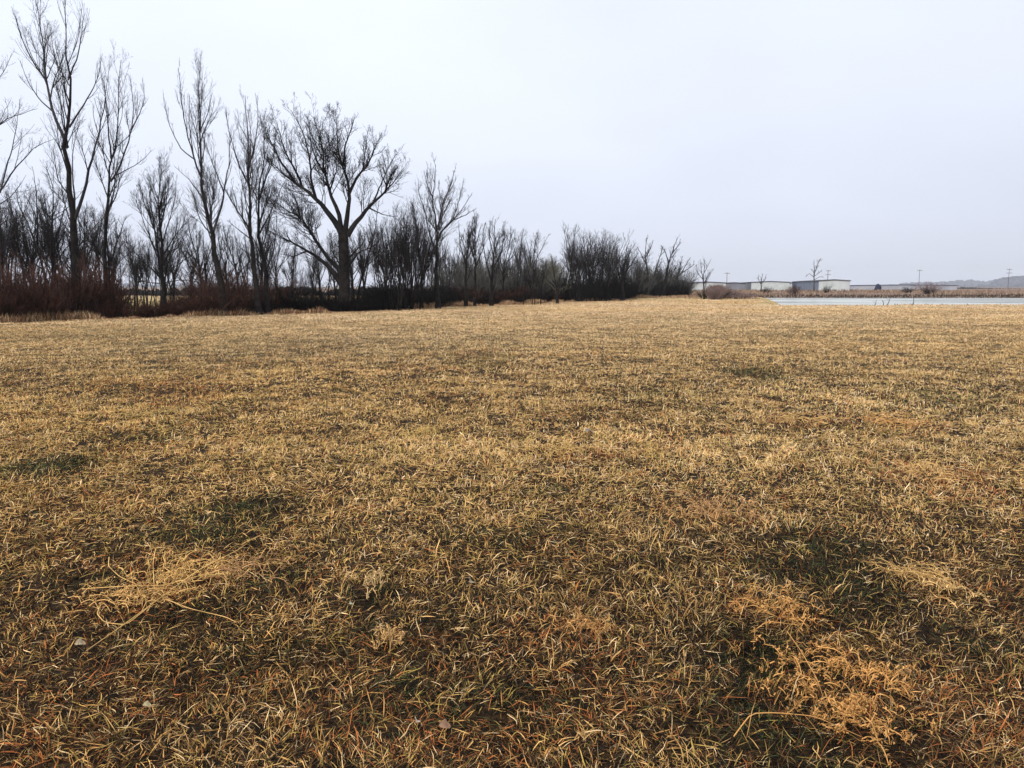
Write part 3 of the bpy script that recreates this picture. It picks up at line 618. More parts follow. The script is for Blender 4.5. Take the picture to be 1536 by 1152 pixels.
# ------------------------------------------------------------------ brush
def proto_shrub(seed, mat, n=46, h=1.7, w=.9):
    rng = np.random.default_rng(seed); K = 6
    a = rng.uniform(0, 2 * PI, n); r = rng.random(n) ** .5 * .35 * w; s = rng.uniform(.05, .75, n) * w
    P = np.empty((n, K, 3)); P[:, 0] = np.stack([np.cos(a) * r, np.sin(a) * r, np.full(n, -.05)], -1)
    d = norm(np.stack([np.cos(a) * s, np.sin(a) * s, np.ones(n)], -1)); ln = h * rng.uniform(.55, 1.05, n)
    for k in range(1, K):
        d = norm(d + rng.normal(0, .1, (n, 3)) + np.array([0, 0, .02])); P[:, k] = P[:, k - 1] + d * (ln / (K - 1))[:, None]
    R = np.linspace(.014, .006, K)[None] * rng.uniform(.7, 1.3, (n, 1))
    b = [(P, R, 4)]
    Q, q = spawn(P, R, rng, 6, .35, .7, .1, 4, t0=.1, rmin=.009); b.append((Q, q, 3))
    Q2, q2 = spawn(Q, q, rng, 5, .5, .7, .05, 3, t0=.1, rmin=.008); b.append((Q2, q2, 3))
    V, Fq = tubes(b); return mesh_np('shrub', V, Fq, M[mat], False)
SH = {'red': [proto_shrub(201, 'brush_red'), proto_shrub(202, 'brush_red')], 'dark': [proto_shrub(203, 'brush_dark'), proto_shrub(204, 'brush_dark')],
      'rose': [proto_shrub(207, 'brush_rose', 24), proto_shrub(208, 'brush_rose', 24)], 'grey': [proto_shrub(209, 'brush_grey', 40), proto_shrub(210, 'brush_grey', 40)],
      'mauve': [proto_shrub(205, 'brush_mauve', 80), proto_shrub(206, 'brush_mauve', 80)]}
def shrub(kind, k, x, y, h, w, label, group):
    o = link('shrub', SH[kind][k % 2], None, (x, y, float(H(x, y))), RNG.uniform(0, 6.28)); o.scale = (w, w, h / 1.6)
    return tag(o, label, 'shrub', group)
def hedge(n, px0, px1, back, h0, h1, kind, label, group, seed, w=1.3):
    rng = np.random.default_rng(seed)
    for k in range(n):
        px = px0 + (px1 - px0) * (k + rng.uniform(0, 1)) / n
        yb = np.interp(px, [p[0] for p in TL], [p[1] for p in TL]); Yd = W(px, yb)[1] + rng.uniform(*back); x = at(px, 430, Yd)[0]
        shrub(kind, k, x, Yd, rng.uniform(h0, h1), w * rng.uniform(.8, 1.25), label, group)
hedge(21, -60, 185, (.6, 3), .8, 2.5, 'red', 'reddish brown twiggy shrub at the foot of the tallest cottonwood and its neighbours', 'reddish shrubs under the cottonwoods', 301, 1.25)
hedge(17, -60, 185, (2.5, 6), 1.0, 1.8, 'dark', 'dark shrub behind the reddish ones under the tallest cottonwood', 'dark shrubs under the cottonwoods', 302, 1.5)
hedge(7, 185, 250, (.6, 2.5), .5, .9, 'red', 'low reddish shrub in the hedge gap beside the rounded maple', 'low shrubs in the hedge gap', 303, .9)
hedge(15, 250, 430, (.6, 2.5), .6, 2.0, 'red', 'reddish brown shrub in the hedge between the rounded maple and the wide-crowned tree', 'reddish shrubs past the maple', 304, 1.2)
hedge(13, 250, 430, (2, 6), .6, 1.5, 'dark', 'dark shrub at the back of the hedge past the rounded maple', 'dark shrubs past the maple', 305, 1.5)
hedge(30, 415, 590, (.8, 4.5), .6, 1.5, 'dark', 'near black shrub around the foot of the big spreading tree', 'dark shrubs around the big tree', 306, 1.6)
hedge(20, 570, 665, (1, 6), .9, 2.1, 'dark', 'tall black shrub filling the foot of the dark many-stemmed clump', 'black shrubs in the dark clump', 307, 1.9)
hedge(30, 655, 850, (4, 11), .9, 1.9, 'dark', 'dark shrub in the shade behind the four trunks', 'dark shrubs behind the four trunks', 308, 2.0)
hedge(12, 700, 850, (4, 6), 1.0, 1.7, 'red', 'reddish shrub behind the four trunks standing on pale grass', 'reddish shrubs behind the four trunks', 309, 1.6)
hedge(22, 852, 925, (1, 9), 1.7, 3.3, 'dark', 'tall black shrub inside the dense domed clump', 'black shrubs of the domed clump', 310, 2.6)
hedge(22, 920, 1030, (2, 12), 1.2, 2.6, 'dark', 'dark shrub of the scrub near the far end of the row', 'dark shrubs in the end scrub', 311, 2.2)
hedge(11, -60, 170, (1.5, 4), 2.5, 3.4, 'rose', 'taller pinkish shrub with loose twigs rising over the hedge near the tallest cottonwood', 'tall pinkish shrubs under the cottonwoods', 312, 1.5)
hedge(9, 290, 425, (1.5, 4), 2.2, 3.0, 'rose', 'taller pinkish shrub with loose twigs in the hedge near the leaning cottonwood', 'tall pinkish shrubs past the maple', 313, 1.5)
hedge(22, 665, 850, (8, 20), 3.0, 4.8, 'grey', 'tall grey twiggy shrub filling the background behind the four trunks', 'grey shrubs behind the four trunks', 314, 3.0)
hedge(12, 925, 1030, (6, 16), 3.0, 4.6, 'grey', 'tall grey twiggy shrub at the back of the end scrub', 'grey shrubs in the end scrub', 315, 3.0)
# the mauve thicket beside the lone tree and single shrubs on the banks
rng = np.random.default_rng(320)
for k in range(16):
    px = rng.uniform(1066, 1096); Yd = rng.uniform(93, 103); hh = (1.75 - .9 * abs(px - 1078) / 22)
    shrub('mauve' if k % 3 else 'dark', k, at(px, 430, Yd)[0], Yd + (3 if k % 3 == 0 else 0), hh, 1.4, 'mauve brown twiggy shrub of the rounded thicket beside the lone tree', 'shrubs of the mauve thicket')
for k in range(9):
    px = 1097 + k * 4 + rng.uniform(-3, 3); Yd = rng.uniform(95, 120)
    shrub('mauve', k, at(px, 430, Yd)[0], Yd, rng.uniform(.5, 1.0) * (1 - k * .05), 1.3, 'low pinkish shrub trailing from the mauve thicket toward the pond', 'low shrubs by the pond tip')
for k, (px, Yd, hh, w, kd, lab) in enumerate([(1193, 150, 1.9, 1.7, 'red', 'brown shrub at the water by the blue end of the storage shed'), (1188, 150, 1.5, 1.5, 'mauve', 'paler shrub touching the brown shrub at the water'),
        (1240, 160, 1.9, 1.1, 'dark', 'dark upright bush before the white end of the blue-sided shed'), (1395, 152, 2.2, 2.6, 'mauve', 'broad mauve shrub on the far pond bank'), (1392, 150, 1.2, 1.6, 'dark', 'dark shrub at the water under the broad mauve one'),
        (1362, 160, 1.1, 1.8, 'dark', 'small dark shrub on the bank not far from the broad mauve one'), (1150, 156, 1.5, 1.4, 'dark', 'dark shrub on the bank below the middle storage shed')]):
    shrub(kd, k, at(px, 430, Yd)[0], Yd, hh, w, lab, None)
# sticks at the near edge of the pond
for k, (a, b, sub, lab) in enumerate([((1332, 459), (1338, 443), [(1335, 450, 1330, 447)], 'slanting bare sapling at the near edge of the pond'), ((1371, 458), (1372, 446), [], 'upright dark sapling at the near edge of the pond'),
        ((1327, 458.5), (1325, 450), [(1326, 453, 1329, 450)], 'tiny sapling close to the slanting one'), ((1313, 458), (1316, 449), [(1314, 453, 1311, 450)], 'tiny forked sapling farthest from the upright dark one')]):
    Yd = 66.; org = at(a[0], 430, Yd); org[2] = float(H(org[0], Yd)); p0 = at(*a, Yd)
    pts = resample([at(*a, Yd) - p0, at((a[0] + b[0]) / 2 + 1, (a[1] + b[1]) / 2, Yd) - p0, at(*b, Yd) - p0], 8)
    B = [(pts[None], np.linspace(.035, .012, 8)[None], 5)]
    for (x0, y0_, x1, y1_) in sub: B.append((resample([at(x0, y0_, Yd) - p0, at(x1, y1_, Yd + .2) - p0], 5)[None], np.linspace(.016, .006, 5)[None], 4))
    Q, q = spawn(pts[None], B[0][1], np.random.default_rng(k), 9, .3, .6, .1, 4, t0=.4, rmin=.007); B.append((Q, q, 3))
    Vv, Ff = tubes(B); tag(link('sapling', mesh_np('sapling', Vv, Ff, M['bark'], False), None, org), lab, 'sapling')

# ------------------------------------------------------------------ storage sheds and other far buildings
M['white_metal'] = simple('white_metal', (.44, .47, .46), (.52, .55, .54), .8, .55)
M['blue_metal'] = simple('blue_metal', (.085, .105, .165), (.11, .135, .20), 1.5, .5)
M['blue_door'] = simple('blue_door', (.12, .145, .215), (.15, .18, .25), 1.5, .5)
M['grey_metal'] = simple('grey_metal', (.17, .17, .20), (.22, .22, .25), .8, .6)
M['pale_metal'] = simple('pale_metal', (.30, .31, .35), (.38, .38, .41), .3, .6)
M['roof_dark'] = simple('roof_dark', (.025, .03, .045), (.045, .05, .07), .6, .6)
M['roof_blue'] = simple('roof_blue', (.05, .06, .13), (.07, .085, .17), .4, .6)
M['trim_pale'] = simple('trim_pale', (.7, .72, .74), (.75, .77, .79), 1, .6)
M['concrete'] = simple('concrete', (.22, .21, .20), (.3, .29, .27), 2, .9)
def shed(px, Yd, w, L, h, ang, label, side='blue_metal', door='blue_door', end='white_metal', roof='roof_dark', ndoor=9, enddoor=0, z=None):
    """near corner at px; the end wall (width w) runs along local +x, the long side (length L) along local +y; door_count doors on the x=0 side"""
    x = at(px, 430, Yd)[0]; z0 = float(H(x, Yd)) if z is None else z
    root = empty('storage_shed', (x, Yd, z0), ang); tag(root, label, 'shed')
    MB().box(-.25, w + .25, -.25, L + .25, -.4, .06).build('foundation', M['concrete'], root)
    # end walls as ribbed sheets
    m = MB(); n = max(4, int(w / .6))
    for s in (0, 1):
        y0, y1 = (0, .1) if s == 0 else (L - .1, L)
        m.box(0.0, w, y0, y1, .06, h)
        m.poly([(0, y0, h), (w, y0, h), (w / 2, y0, h + .22)])
        for k in range(n): m.box(k * w / n + .2, k * w / n + .26, y0 - .025 if s == 0 else y1, y0 if s == 0 else y1 + .025, .06, h)
    m.build('end_wall', M[end], root)
    for s in (0, 1):
        m = MB(); x0, x1 = (.004, .1) if s == 0 else (w - .1, w - .004); px_ = -.05 if s == 0 else w
        m.box(x0, x1, .1, L - .1, .06, h)
        for k in range(ndoor + 1):
            yy = .1 + k * (L - .4) / ndoor; m.box(px_, px_ + .05, yy, yy + .22, .06, h)
        m.build('side_wall', M[side], root)
    for k in range(ndoor):
        y0 = .1 + k * (L - .4) / ndoor + .3; y1 = .1 + (k + 1) * (L - .4) / ndoor - .08
        m = MB(); m.box(-.02, .003, y0, y1, .1, 2.15)
        for q in range(6): m.box(-.035, -.0201, y0 + .02, y1 - .02, .2 + q * .32, .24 + q * .32)
        m.build('roller_door', M[door], root)
    m = MB(); o = .25
    m.V += [(-o, -o, h - .02), (w + o, -o, h - .02), (w / 2, -o, h + .24), (-o, L + o, h - .02), (w + o, L + o, h - .02), (w / 2, L + o, h + .24),
            (-o, -o, h + .12), (w + o, -o, h + .12), (w / 2, -o, h + .38), (-o, L + o, h + .12), (w + o, L + o, h + .12), (w / 2, L + o, h + .38)]
    m.F += [(6, 8, 11, 9), (8, 7, 10, 11), (0, 3, 5, 2), (2, 5, 4, 1), (0, 6, 9, 3), (1, 4, 10, 7), (0, 2, 8, 6), (2, 1, 7, 8), (3, 9, 11, 5), (5, 11, 10, 4)]
    m.build('roof', M[roof], root)
    if enddoor:
        MB().box(w * .4, w * .4 + .95, -.06, -.03, .08, 2.1).build('door', M['grey_metal'], root)
    return root
shed(1228, 190, 7.1, 42, 2.6, -.20, 'storage shed with blue ribbed door side and pale end wall, beyond the pond', ndoor=10)
shed(1127, 228, 10.6, 34, 2.45, -.20, 'middle storage shed with grey door side and long white wall', side='grey_metal', door='grey_metal', ndoor=8)
shed(1037, 215, 9.4, 20, 2.2, -.05, 'white shed with dark flat roof behind the lone tree', side='grey_metal', door='grey_metal', ndoor=5)
shed(1086, 232, 6.2, 20, 2.1, -.05, 'grey shed with dark roof between the white shed and the middle storage shed', side='grey_metal', door='grey_metal', end='grey_metal', ndoor=5)
shed(1184, 262, 5., 26, 2.3, -.1, 'pale shed showing only in the gap between the middle and the blue-sided sheds', side='white_metal', door='grey_metal', ndoor=6)
shed(1272, 290, 40, 12, 1.6, -.03, 'very long low pale shed with thin dark blue roof, beyond the pond', side='white_metal', end='pale_metal', roof='roof_blue', door='grey_metal', ndoor=3)
# small gabled house behind the end of the row
x = at(1014, 430, 240)[0]; hr = empty('gabled_barn', (x, 240, .1)); tag(hr, 'dark grey barn with a gabled roof half hidden behind the end of the tree row', 'barn')
MB().box(0, 4.6, 0, 9, -.3, 2.0).build('wall', M['grey_metal'], hr)
m = MB(); m.V += [(-.3, -.3, 1.95), (4.9, -.3, 1.95), (2.3, -.3, 3.5), (-.3, 9.3, 1.95), (4.9, 9.3, 1.95), (2.3, 9.3, 3.5)]; m.F += [(0, 1, 2), (3, 5, 4), (0, 2, 5, 3), (1, 4, 5, 2), (0, 3, 4, 1)]; m.build('roof', M['roof_dark'], hr)
MB().box(1.2, 3.2, -.05, -.004, 0, 1.8).build('door', M['roof_dark'], hr)
# hay stack like dome on the long shed's far side, with sticks
dv = []; 
for k in range(9):
    t = k / 8; 
    for j in range(16):
        a = j / 16 * 2 * PI; r = 1.15 * math.cos(t * PI / 2) * (1 + .12 * math.sin(3 * a + k)) ; dv.append((r * math.cos(a), r * math.sin(a), 2.3 * math.sin(t * PI / 2)))
df = [(k * 16 + j, k * 16 + (j + 1) % 16, (k + 1) * 16 + (j + 1) % 16, (k + 1) * 16 + j) for k in range(8) for j in range(16)]
me = bpy.data.meshes.new('evergreen_shrub'); me.from_pydata(dv, [], df); me.materials.append(simple('dark_evergreen', (.015, .02, .04), (.03, .035, .06), 2, .9, .8))
tag(link('evergreen_shrub', me, None, (at(1317, 430, 270)[0], 270, .3)), 'small dark rounded evergreen standing above the roof line of the long low shed', 'shrub')

# utility poles
M['pole'] = simple('pole_wood', (.10, .085, .08), (.14, .12, .11), 2, .9)
def utility_pole(px, Yd, top, label, two=False):
    x = at(px, 430, Yd)[0]; z = float(H(x, Yd)); h = at(px, top, Yd)[2] - z
    r = empty('utility_pole', (x, Yd, z), RNG.uniform(-.3, .3)); tag(r, label, 'utility pole', None)
    P = resample([(0, 0, -.3), (0, 0, h)], 6)[None]; V, Fq = tubes([(P, np.linspace(.13, .09, 6)[None], 8)]); link('pole', mesh_np('pole', V, Fq, M['pole'], True), r)
    for zz in ([h - .35, h - 1.9] if two else [h - .4]):
        c = MB().box(-1.1, 1.1, -.19, -.13, zz - .07, zz + .07).build('crossarm', M['pole'], r)
        for xx in (-1., -.45, .45, 1.):
            V, Fq = tubes([(np.array([[(xx, -.16, zz + .07), (xx, -.16, zz + .17), (xx, -.16, zz + .28)]]), np.array([[.05, .06, .03]]), 6)]); link('insulator', mesh_np('insulator', V, Fq, M['grey_metal'], True), c)
utility_pole(1090, 300, 408.5, 'plain utility pole standing behind the grey and white sheds')
utility_pole(1241, 320, 405, 'utility pole with two crossarms above the white end of the blue-sided shed', True)
utility_pole(1378, 340, 404.5, 'utility pole rising over the thin roof of the long low shed')
utility_pole(1512, 340, 403, 'utility pole with two crossarms nearest to the bluish round-topped wood', True)

# ------------------------------------------------------------------ distant woods
M['far_wood'] = simple('far_wood', (.11, .12, .15), (.15, .155, .18), .15, .95, .4)  # haze painted into the colour, lighter and bluer than bare woods
def wood(name, x0, x1, Yd, depth, top, label, seed, nx=260, mat='far_wood', taper=True):
    """a far-off wood that reads as one mass: many small overlapping crown-shaped clumps on a band"""
    rng = np.random.default_rng(seed); n = nx
    Vs = []; Fs = []; off = 0
    sph = []; 
    for k in range(6):
        for j in range(9):
            a = j / 9 * 2 * PI; t = (k / 5) * PI / 2; sph.append((math.cos(a) * math.cos(t), math.sin(a) * math.cos(t), math.sin(t)))
    sph = np.array(sph); q = np.array([(k * 9 + j, k * 9 + (j + 1) % 9, (k + 1) * 9 + (j + 1) % 9, (k + 1) * 9 + j) for k in range(5) for j in range(9)])
    xs = rng.uniform(x0, x1, n); ys = Yd + rng.uniform(0, depth, n)
    hh = np.array([top(v) for v in xs]) * rng.uniform(.6, 1.05, n)
    for k in range(n):
        r = hh[k] * rng.uniform(.5, 1.0)
        v = sph * np.array([r, r, hh[k]]) * (1 + rng.uniform(-.13, .13, (54, 1))); v = v + np.array([xs[k], ys[k], -.2]); Vs.append(v); Fs.append(q + off); off += 54
    return tag(link(name, mesh_np(name, np.concatenate(Vs), [np.concatenate(Fs)], M[mat], False)), label, 'woods', kind='stuff')
M['row_dark'] = simple('row_dark', (.03, .028, .03), (.06, .055, .055), .4, .95)
def topf(Yd, pts): return lambda x: max(.8, float(np.interp(x / Yd, [(p[0] - 768) / F for p in pts], [(432 - p[1]) * Yd / F for p in pts])))
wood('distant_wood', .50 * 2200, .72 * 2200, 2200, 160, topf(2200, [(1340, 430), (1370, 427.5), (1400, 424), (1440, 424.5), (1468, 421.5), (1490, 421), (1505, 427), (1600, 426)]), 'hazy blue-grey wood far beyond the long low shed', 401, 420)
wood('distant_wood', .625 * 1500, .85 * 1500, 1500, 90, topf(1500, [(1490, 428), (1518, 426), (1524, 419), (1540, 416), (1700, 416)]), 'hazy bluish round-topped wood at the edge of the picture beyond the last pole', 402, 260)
wood('hedgerow', .53 * 420, .78 * 420, 420, 6, lambda x: 1.25 + .3 * math.sin(x * .11), 'low dark line of scrub running on from the end of the long low shed', 405, 200, 'row_dark')
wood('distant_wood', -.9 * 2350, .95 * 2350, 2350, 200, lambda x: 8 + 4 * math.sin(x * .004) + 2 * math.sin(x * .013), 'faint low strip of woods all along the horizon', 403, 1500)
wood('distant_wood', -.52 * 150, -.1 * 150, 140, 14, lambda x: 1.4 + .35 * math.sin(x * .4), 'dark brown wooded strip seen through the gap beside the rounded maple', 404, 320, 'brush_dark')

# ------------------------------------------------------------------ dead weeds, leaves and a stone on the near grass
M['straw'] = tinted('straw_stems')
def weed(px, py, wx, wy, n, ln, az, azs, rise, label, seed, col=(.62, .38, .16), fluff=3.0, rad=.0021, extra=()):
    rng = np.random.default_rng(seed); c = W(px, py); sx = wx * np.linalg.norm(c - [0, 0, CAMZ]) / F
    y0 = W(px, py + wy)[1]; y1 = W(px, py - wy)[1]; sy = (y1 - y0) / 2
    z0 = float(H(c[0], c[1])); 
    K = 9; x = rng.normal(0, .5, n) * sx; y = rng.normal(0, .5, n) * sy
    P = np.empty((n, K, 3)); P[:, 0] = np.stack([x, y, H(x + c[0], y + c[1]) - z0 + rng.uniform(.01, .07, n)], -1)
    a = az + rng.normal(0, azs, n); e = rng.uniform(.1, 1, n) * rise; L = ln * rng.uniform(.35, 1.1, n); cur = rng.normal(0, .16, n)
    for k in range(1, K):
        e = e - rise * .24; a = a + cur + rng.normal(0, .08, n)
        P[:, k] = P[:, k - 1] + np.stack([np.cos(e) * np.cos(a), np.cos(e) * np.sin(a), np.sin(e)], -1) * (L / (K - 1))[:, None]
        gz = H(P[:, k, 0] + c[0], P[:, k, 1] + c[1]) - z0 + .012
        P[:, k, 2] = np.maximum(P[:, k, 2], gz + rng.uniform(0.01, .06, n))
    R = np.linspace(1, .5, K)[None] * rad * rng.uniform(.6, 1.5, (n, 1))
    B = [(P, R, 4)]
    Q, q = spawn(P, R, rng, 7, .28, .6, .02, 4, t0=.2, rmin=.0011, lmin=.02, lmax=.12, wob=.2); B.append((Q, q, 3))
    for pts in extra:
        pp = []
        for (ex, ey, ez) in pts: w_ = W(ex, ey); pp.append((w_[0] - c[0], w_[1] - c[1], float(H(w_[0], w_[1])) - z0 + ez + .025))
        B.append((resample(pp, 16)[None], np.linspace(1.3, .7, 16)[None] * .0019, 5))
    V, Fq = tubes(B); cc = np.array(col)[None] * rng.uniform(.6, 1.35, (len(V) // 12 + 1, 1)); cc = np.repeat(cc, 12, 0)[:len(V)]
    # dry leaflets and seed husks along the stems
    m = int(n * fluff * 3.6); i = rng.integers(0, n, m); k = rng.integers(1, K, m); pp = P[i, k] + rng.normal(0, .006, (m, 3))
    Vb, Qb, Tb, nv = blades(pp[:, 0], pp[:, 1], rng.uniform(0, 2 * PI, m), rng.uniform(.008, .03, m), rng.uniform(.003, .007, m), rng.uniform(.2, 1.4, m), rng.uniform(.8, 2.2, m), pp[:, 2], rng, 2, 1.4)
    cb = np.repeat((np.array(col) * rng.uniform(.35, 1.3, (m, 1)))[:, None], nv, 1).reshape(-1, 3)
    o = len(V)
    root = link('dead_weed', mesh_np('dead_weed', np.concatenate([V, Vb.reshape(-1, 3)]), [np.concatenate([Fq[0], Qb + o]), Tb + o], M['straw'], False, np.concatenate([cc, cb])), None, (c[0], c[1], z0))
    return tag(root, label, 'dead weed')
ORG = (.58, .30, .095); STR = (.68, .43, .17)
weed(275, 872, 75, 22, 90, .26, .5, .9, 1.2, 'bright tangle of dead straw stems with long curved strands on green grass', 501, (.70, .43, .15), 2.0,
     extra=([(130, 990, .01), (180, 960, .03), (235, 925, .05), (300, 880, .07), (365, 845, .06), (385, 822, .05), (410, 824, .02)], [(125, 903, .03), (180, 902, .05), (245, 900, .05), (330, 880, .06)], [(152, 920, .02), (146, 935, .03), (158, 952, .03), (190, 952, .02), (225, 930, .04)],
            [(232, 895, .02), (231, 870, .06), (236, 850, .07), (262, 845, .05)], [(165, 855, .03), (164, 872, .04), (180, 884, .03), (215, 896, .03)], [(250, 915, .03), (285, 925, .02), (340, 938, .02), (355, 945, .01)], [(280, 872, .07), (310, 862, .06), (345, 858, .02)]))
weed(190, 908, 65, 16, 50, .20, .1, .6, 1.0, 'dead straw running out sideways from the bright tangle', 502, (.64, .38, .14), 2.2)
weed(350, 868, 60, 22, 40, .22, .5, .5, .8, 'brownish end of dead stems beside the bright tangle, toward a dark grass hollow', 503, (.48, .27, .12), 1.6)
weed(1165, 925, 60, 32, 50, .17, -.9, .8, 1.3, 'orange dead weed at the lower rim of the dark green grass patch', 504, ORG, 3.4)
weed(1215, 1010, 75, 45, 55, .20, -1.2, .6, 1.4, 'orange feathery weed lying in the middle of the long weedy strip', 505, ORG, 3.6, extra=([(1180, 960, .03), (1200, 1000, .06), (1225, 1050, .06), (1240, 1085, .02)], [(1105, 930, .02), (1130, 926, .04), (1165, 935, .02)], [(1125, 965, .03), (1150, 952, .05), (1185, 948, .03)]))
weed(1262, 1085, 70, 50, 62, .17, -1.4, .7, 1.4, 'thickest orange feathery weed clump at the bottom edge of the weedy strip', 506, ORG, 4.2, extra=([(1100, 1120, .01), (1125, 1102, .05), (1160, 1096, .04), (1220, 1106, .05), (1290, 1135, .03)],))
weed(1310, 1035, 30, 25, 26, .16, .9, .5, 1.2, 'small upright orange sprig beside the thickest feathery clump', 507, ORG, 3.2)
weed(1375, 872, 50, 20, 40, .30, 2.5, .25, .7, 'sheaf of long pale orange stems lying parallel past the dark green patch', 508, (.54, .33, .12), 2.2)
weed(1420, 890, 40, 20, 30, .18, 1.7, .6, 1.2, 'upright straw tuft at the foot of the sheaf of parallel stems', 509, STR, 2.2)
weed(1400, 722, 45, 22, 60, .22, 2.0, .9, 1.2, 'pale straw heap on the slope above the sheaf of parallel stems', 510, STR, 2.2)
weed(1070, 775, 60, 18, 70, .20, 1.5, .9, 1.0, 'dull orange dead grass mat in the middle distance', 511, (.50, .28, .12), 2.4)
weed(1360, 640, 45, 9, 60, .32, 2.8, .5, 1.0, 'pinkish orange straw ridge, farthest orange tuft of the field', 512, (.62, .34, .12), 2.2, rad=.003)
weed(1215, 632, 40, 7, 45, .30, 2.9, .5, .8, 'pale flattened straw streak beside the farthest orange tuft', 513, (.58, .37, .14), 2.0, rad=.003)
weed(860, 684, 45, 8, 50, .28, 2.8, .5, .9, 'straw-coloured flattened stems near the centre of the field', 514, (.60, .39, .14), 2.0, rad=.0025)
weed(585, 975, 13, 12, 26, .10, 1.5, 1.2, 1.4, 'small pale curly tuft with a rusty base', 515, (.52, .31, .12), 2.4)
weed(558, 890, 16, 14, 22, .12, 1.7, .5, 1.4, 'short fan of pale straw above the small curly tuft', 516, (.62, .42, .19), 1.5)
weed(875, 955, 40, 16, 30, .13, .8, .9, 1.2, 'thin rusty sprigs scattered low in the grass right of the pale stone-like leaf', 517, (.50, .26, .09), 3.0)
weed(985, 690, 20, 14, 24, .25, 1.6, .5, 1.3, 'upright yellowish straw tuft beside the flattened stems', 518, (.60, .40, .14), 1.5, rad=.0025)
weed(640, 655, 40, 10, 40, .22, 1.2, .9, 1.0, 'yellowish rough tuft in the midfield short grass', 519, (.54, .37, .12), 1.2, rad=.0022)
weed(230, 625, 50, 8, 46, .28, 1.6, .7, 1.1, 'pale standing straw fringe in the field below the tallest tree', 520, (.54, .37, .13), 1.2, rad=.0025)
weed(400, 668, 22, 9, 24, .24, 1.6, .5, 1.2, 'small upright pale tuft below the leaning cottonwood', 521, (.54, .38, .13), 1.2, rad=.0025)

def leaf(px, py, size, rz, tilt, col, label, k):
    rng = np.random.default_rng(600 + k); p = W(px, py); V = []; n, mm = 9, 7
    for i in range(n):
        u = i / (n - 1); w = .42 * math.sin(PI * min(u * 1.02, 1)) ** .7 * (1 + .12 * math.sin(u * 17)) + .004
        for j in range(mm):
            v = (j / (mm - 1) - .5) * 2
            V.append(((u - .5) * size, v * w * size, size * (.55 * (v * w) ** 2 * 2 + .12 * math.sin(u * 5 + v) + rng.uniform(-.012, .012))))
    Fc = [(i * mm + j, i * mm + j + 1, (i + 1) * mm + j + 1, (i + 1) * mm + j) for i in range(n - 1) for j in range(mm - 1)]
    m_ = simple('dry_leaf_%d' % k, tuple(c * .75 for c in col), col, 60, .7, .3)
    me = bpy.data.meshes.new('dry_leaf'); me.from_pydata(V, [], Fc); me.materials.append(m_)
    me.polygons.foreach_set('use_smooth', [True] * len(Fc))
    o = link('dry_leaf', me, None, (p[0], p[1], float(H(p[0], p[1])) + .045)); o.rotation_euler = (tilt, .25, rz)
    md = o.modifiers.new('thickness', 'SOLIDIFY'); md.thickness = .0006
    return tag(o, label, 'leaf')
leaf(706, 888, .050, 1.3, .9, (.42, .34, .22), 'pale cupped dry leaf standing up out of the grass near the centre', 1)
leaf(625, 1104, .030, 1.5, .8, (.58, .48, .34), 'small whitish curled leaf close to the bottom edge', 2)
leaf(122, 982, .045, .6, .5, (.42, .31, .18), 'tan leaf lying at the end of the longest straw strand', 3)
leaf(668, 1112, .045, .2, .5, (.28, .15, .08), 'brown leaf lying beside the small whitish curled leaf', 4)
leaf(222, 1076, .030, .3, .4, (.45, .36, .18), 'little yellowish leaf in brown grass', 5)
leaf(527, 921, .026, .9, .6, (.45, .42, .28), 'tiny greenish white leaf below the short straw fan', 6)
leaf(884, 652, .10, .1, .25, (.20, .17, .14), 'flat grey leaf lying on the midfield grass', 7)

# ------------------------------------------------------------------ air, light, sky
def haze():
    m = bpy.data.materials.new('haze_air'); m.use_nodes = True; nt = m.node_tree; nt.nodes.clear()
    o = nt.nodes.new('ShaderNodeOutputMaterial'); v = nt.nodes.new('ShaderNodeVolumePrincipled')
    v.inputs['Color'].default_value = (.93, .95, 1.0, 1); v.inputs['Density'].default_value = .00018; v.inputs['Anisotropy'].default_value = 0
    nt.links.new(v.outputs[0], o.inputs['Volume'])
    h = MB().box(-2900, 2900, -2900, 2900, -3.0, 60).build('haze', m); tag(h, 'thin pale winter haze over the whole field', 'haze', kind='stuff')
haze()
el, rot = math.radians(38), math.radians(215)
w = bpy.data.worlds.new('World'); S.world = w; w.use_nodes = True; nt = w.node_tree; L = nt.links.new
bg = nt.nodes['Background']; bg.inputs['Strength'].default_value = .103
sky = nt.nodes.new('ShaderNodeTexSky'); sky.sky_type = 'NISHITA'; sky.sun_disc = False; sky.sun_elevation = el; sky.sun_rotation = rot
tc = nt.nodes.new('ShaderNodeTexCoord'); sp = nt.nodes.new('ShaderNodeSeparateXYZ'); L(tc.outputs['Generated'], sp.inputs[0])
cr = nt.nodes.new('ShaderNodeValToRGB'); e = cr.color_ramp.elements
e[0].position = 0; e[0].color = (.61, .645, .765, 1); e[1].position = 1; e[1].color = (1., 1.05, 1.14, 1)
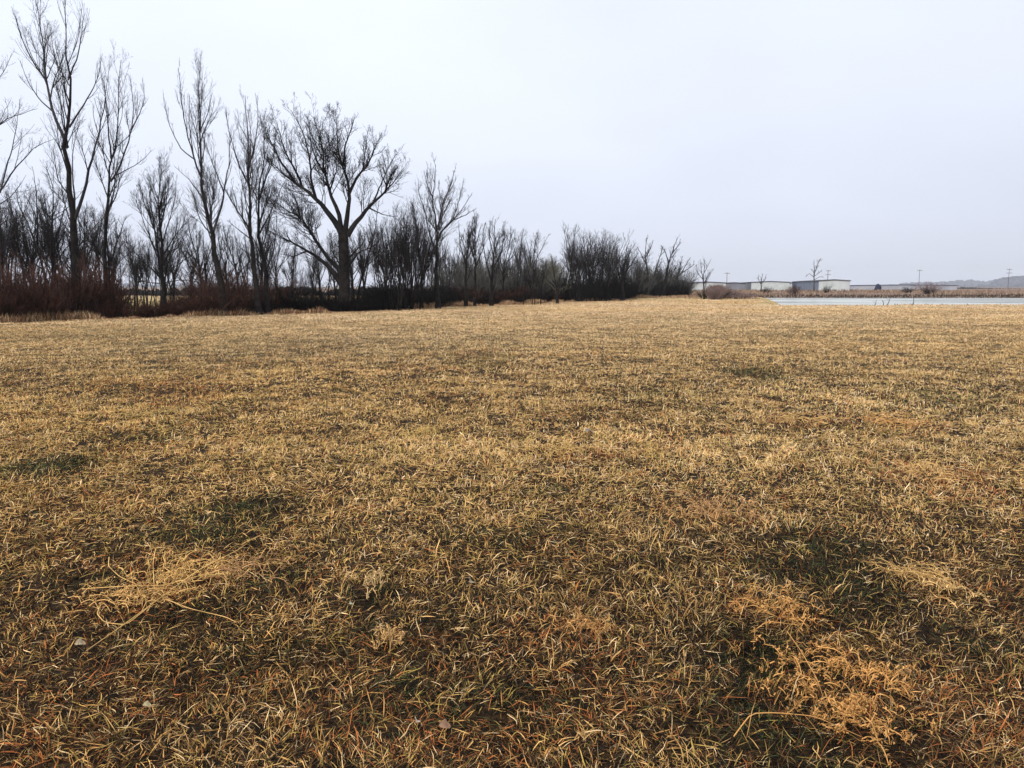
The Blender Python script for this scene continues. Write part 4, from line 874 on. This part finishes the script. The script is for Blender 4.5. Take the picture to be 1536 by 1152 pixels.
for p, c in ((.06, (.635, .67, .79)), (.16, (.69, .73, .845)), (.30, (.745, .79, .90)), (.45, (.80, .85, .955))): x_ = e.new(p); x_.color = (*c, 1)
L(sp.outputs['Z'], cr.inputs['Fac'])
mp = nt.nodes.new('ShaderNodeMapping'); mp.inputs['Scale'].default_value = (1, 1, 2.4); L(tc.outputs['Generated'], mp.inputs[0])
nz = nt.nodes.new('ShaderNodeTexNoise'); nz.inputs['Scale'].default_value = 1.6; nz.inputs['Detail'].default_value = 3; L(mp.outputs[0], nz.inputs['Vector'])
mr = nt.nodes.new('ShaderNodeMapRange'); mr.inputs[3].default_value = 8.9; mr.inputs[4].default_value = 10.5; mr.inputs[1].default_value = .3; mr.inputs[2].default_value = .7; L(nz.outputs['Fac'], mr.inputs[0])
# the cloud is a little brighter to one side
ax = nt.nodes.new('ShaderNodeMath'); ax.operation = 'MULTIPLY_ADD'; ax.inputs[1].default_value = -1.3; L(sp.outputs['X'], ax.inputs[0]); L(mr.outputs[0], ax.inputs[2])
vm = nt.nodes.new('ShaderNodeVectorMath'); vm.operation = 'SCALE'; L(cr.outputs['Color'], vm.inputs[0]); L(ax.outputs[0], vm.inputs['Scale'])
mx = nt.nodes.new('ShaderNodeMix'); mx.data_type = 'RGBA'; mx.inputs[0].default_value = .93
L(sky.outputs[0], mx.inputs[6]); L(vm.outputs[0], mx.inputs[7]); L(mx.outputs[2], bg.inputs['Color'])
sd = bpy.data.lights.new('sun', 'SUN'); sd.energy = 2.2; sd.angle = math.radians(14); sd.color = (1, .95, .88)
so = bpy.data.objects.new('sun', sd); COL.objects.link(so)
d = np.array([math.sin(rot) * math.cos(el), math.cos(rot) * math.cos(el), math.sin(el)])
from mathutils import Vector
so.rotation_euler = Vector(d).to_track_quat('Z', 'Y').to_euler(); so.location = (0, -20, 40)
S.view_settings.view_transform = 'Standard'; S.view_settings.look = 'None'; S.view_settings.exposure = .3; S.view_settings.gamma = 1
S.cycles.use_denoising = True; S.cycles.max_bounces = 6; S.cycles.diffuse_bounces = 3; S.cycles.volume_bounces = 0
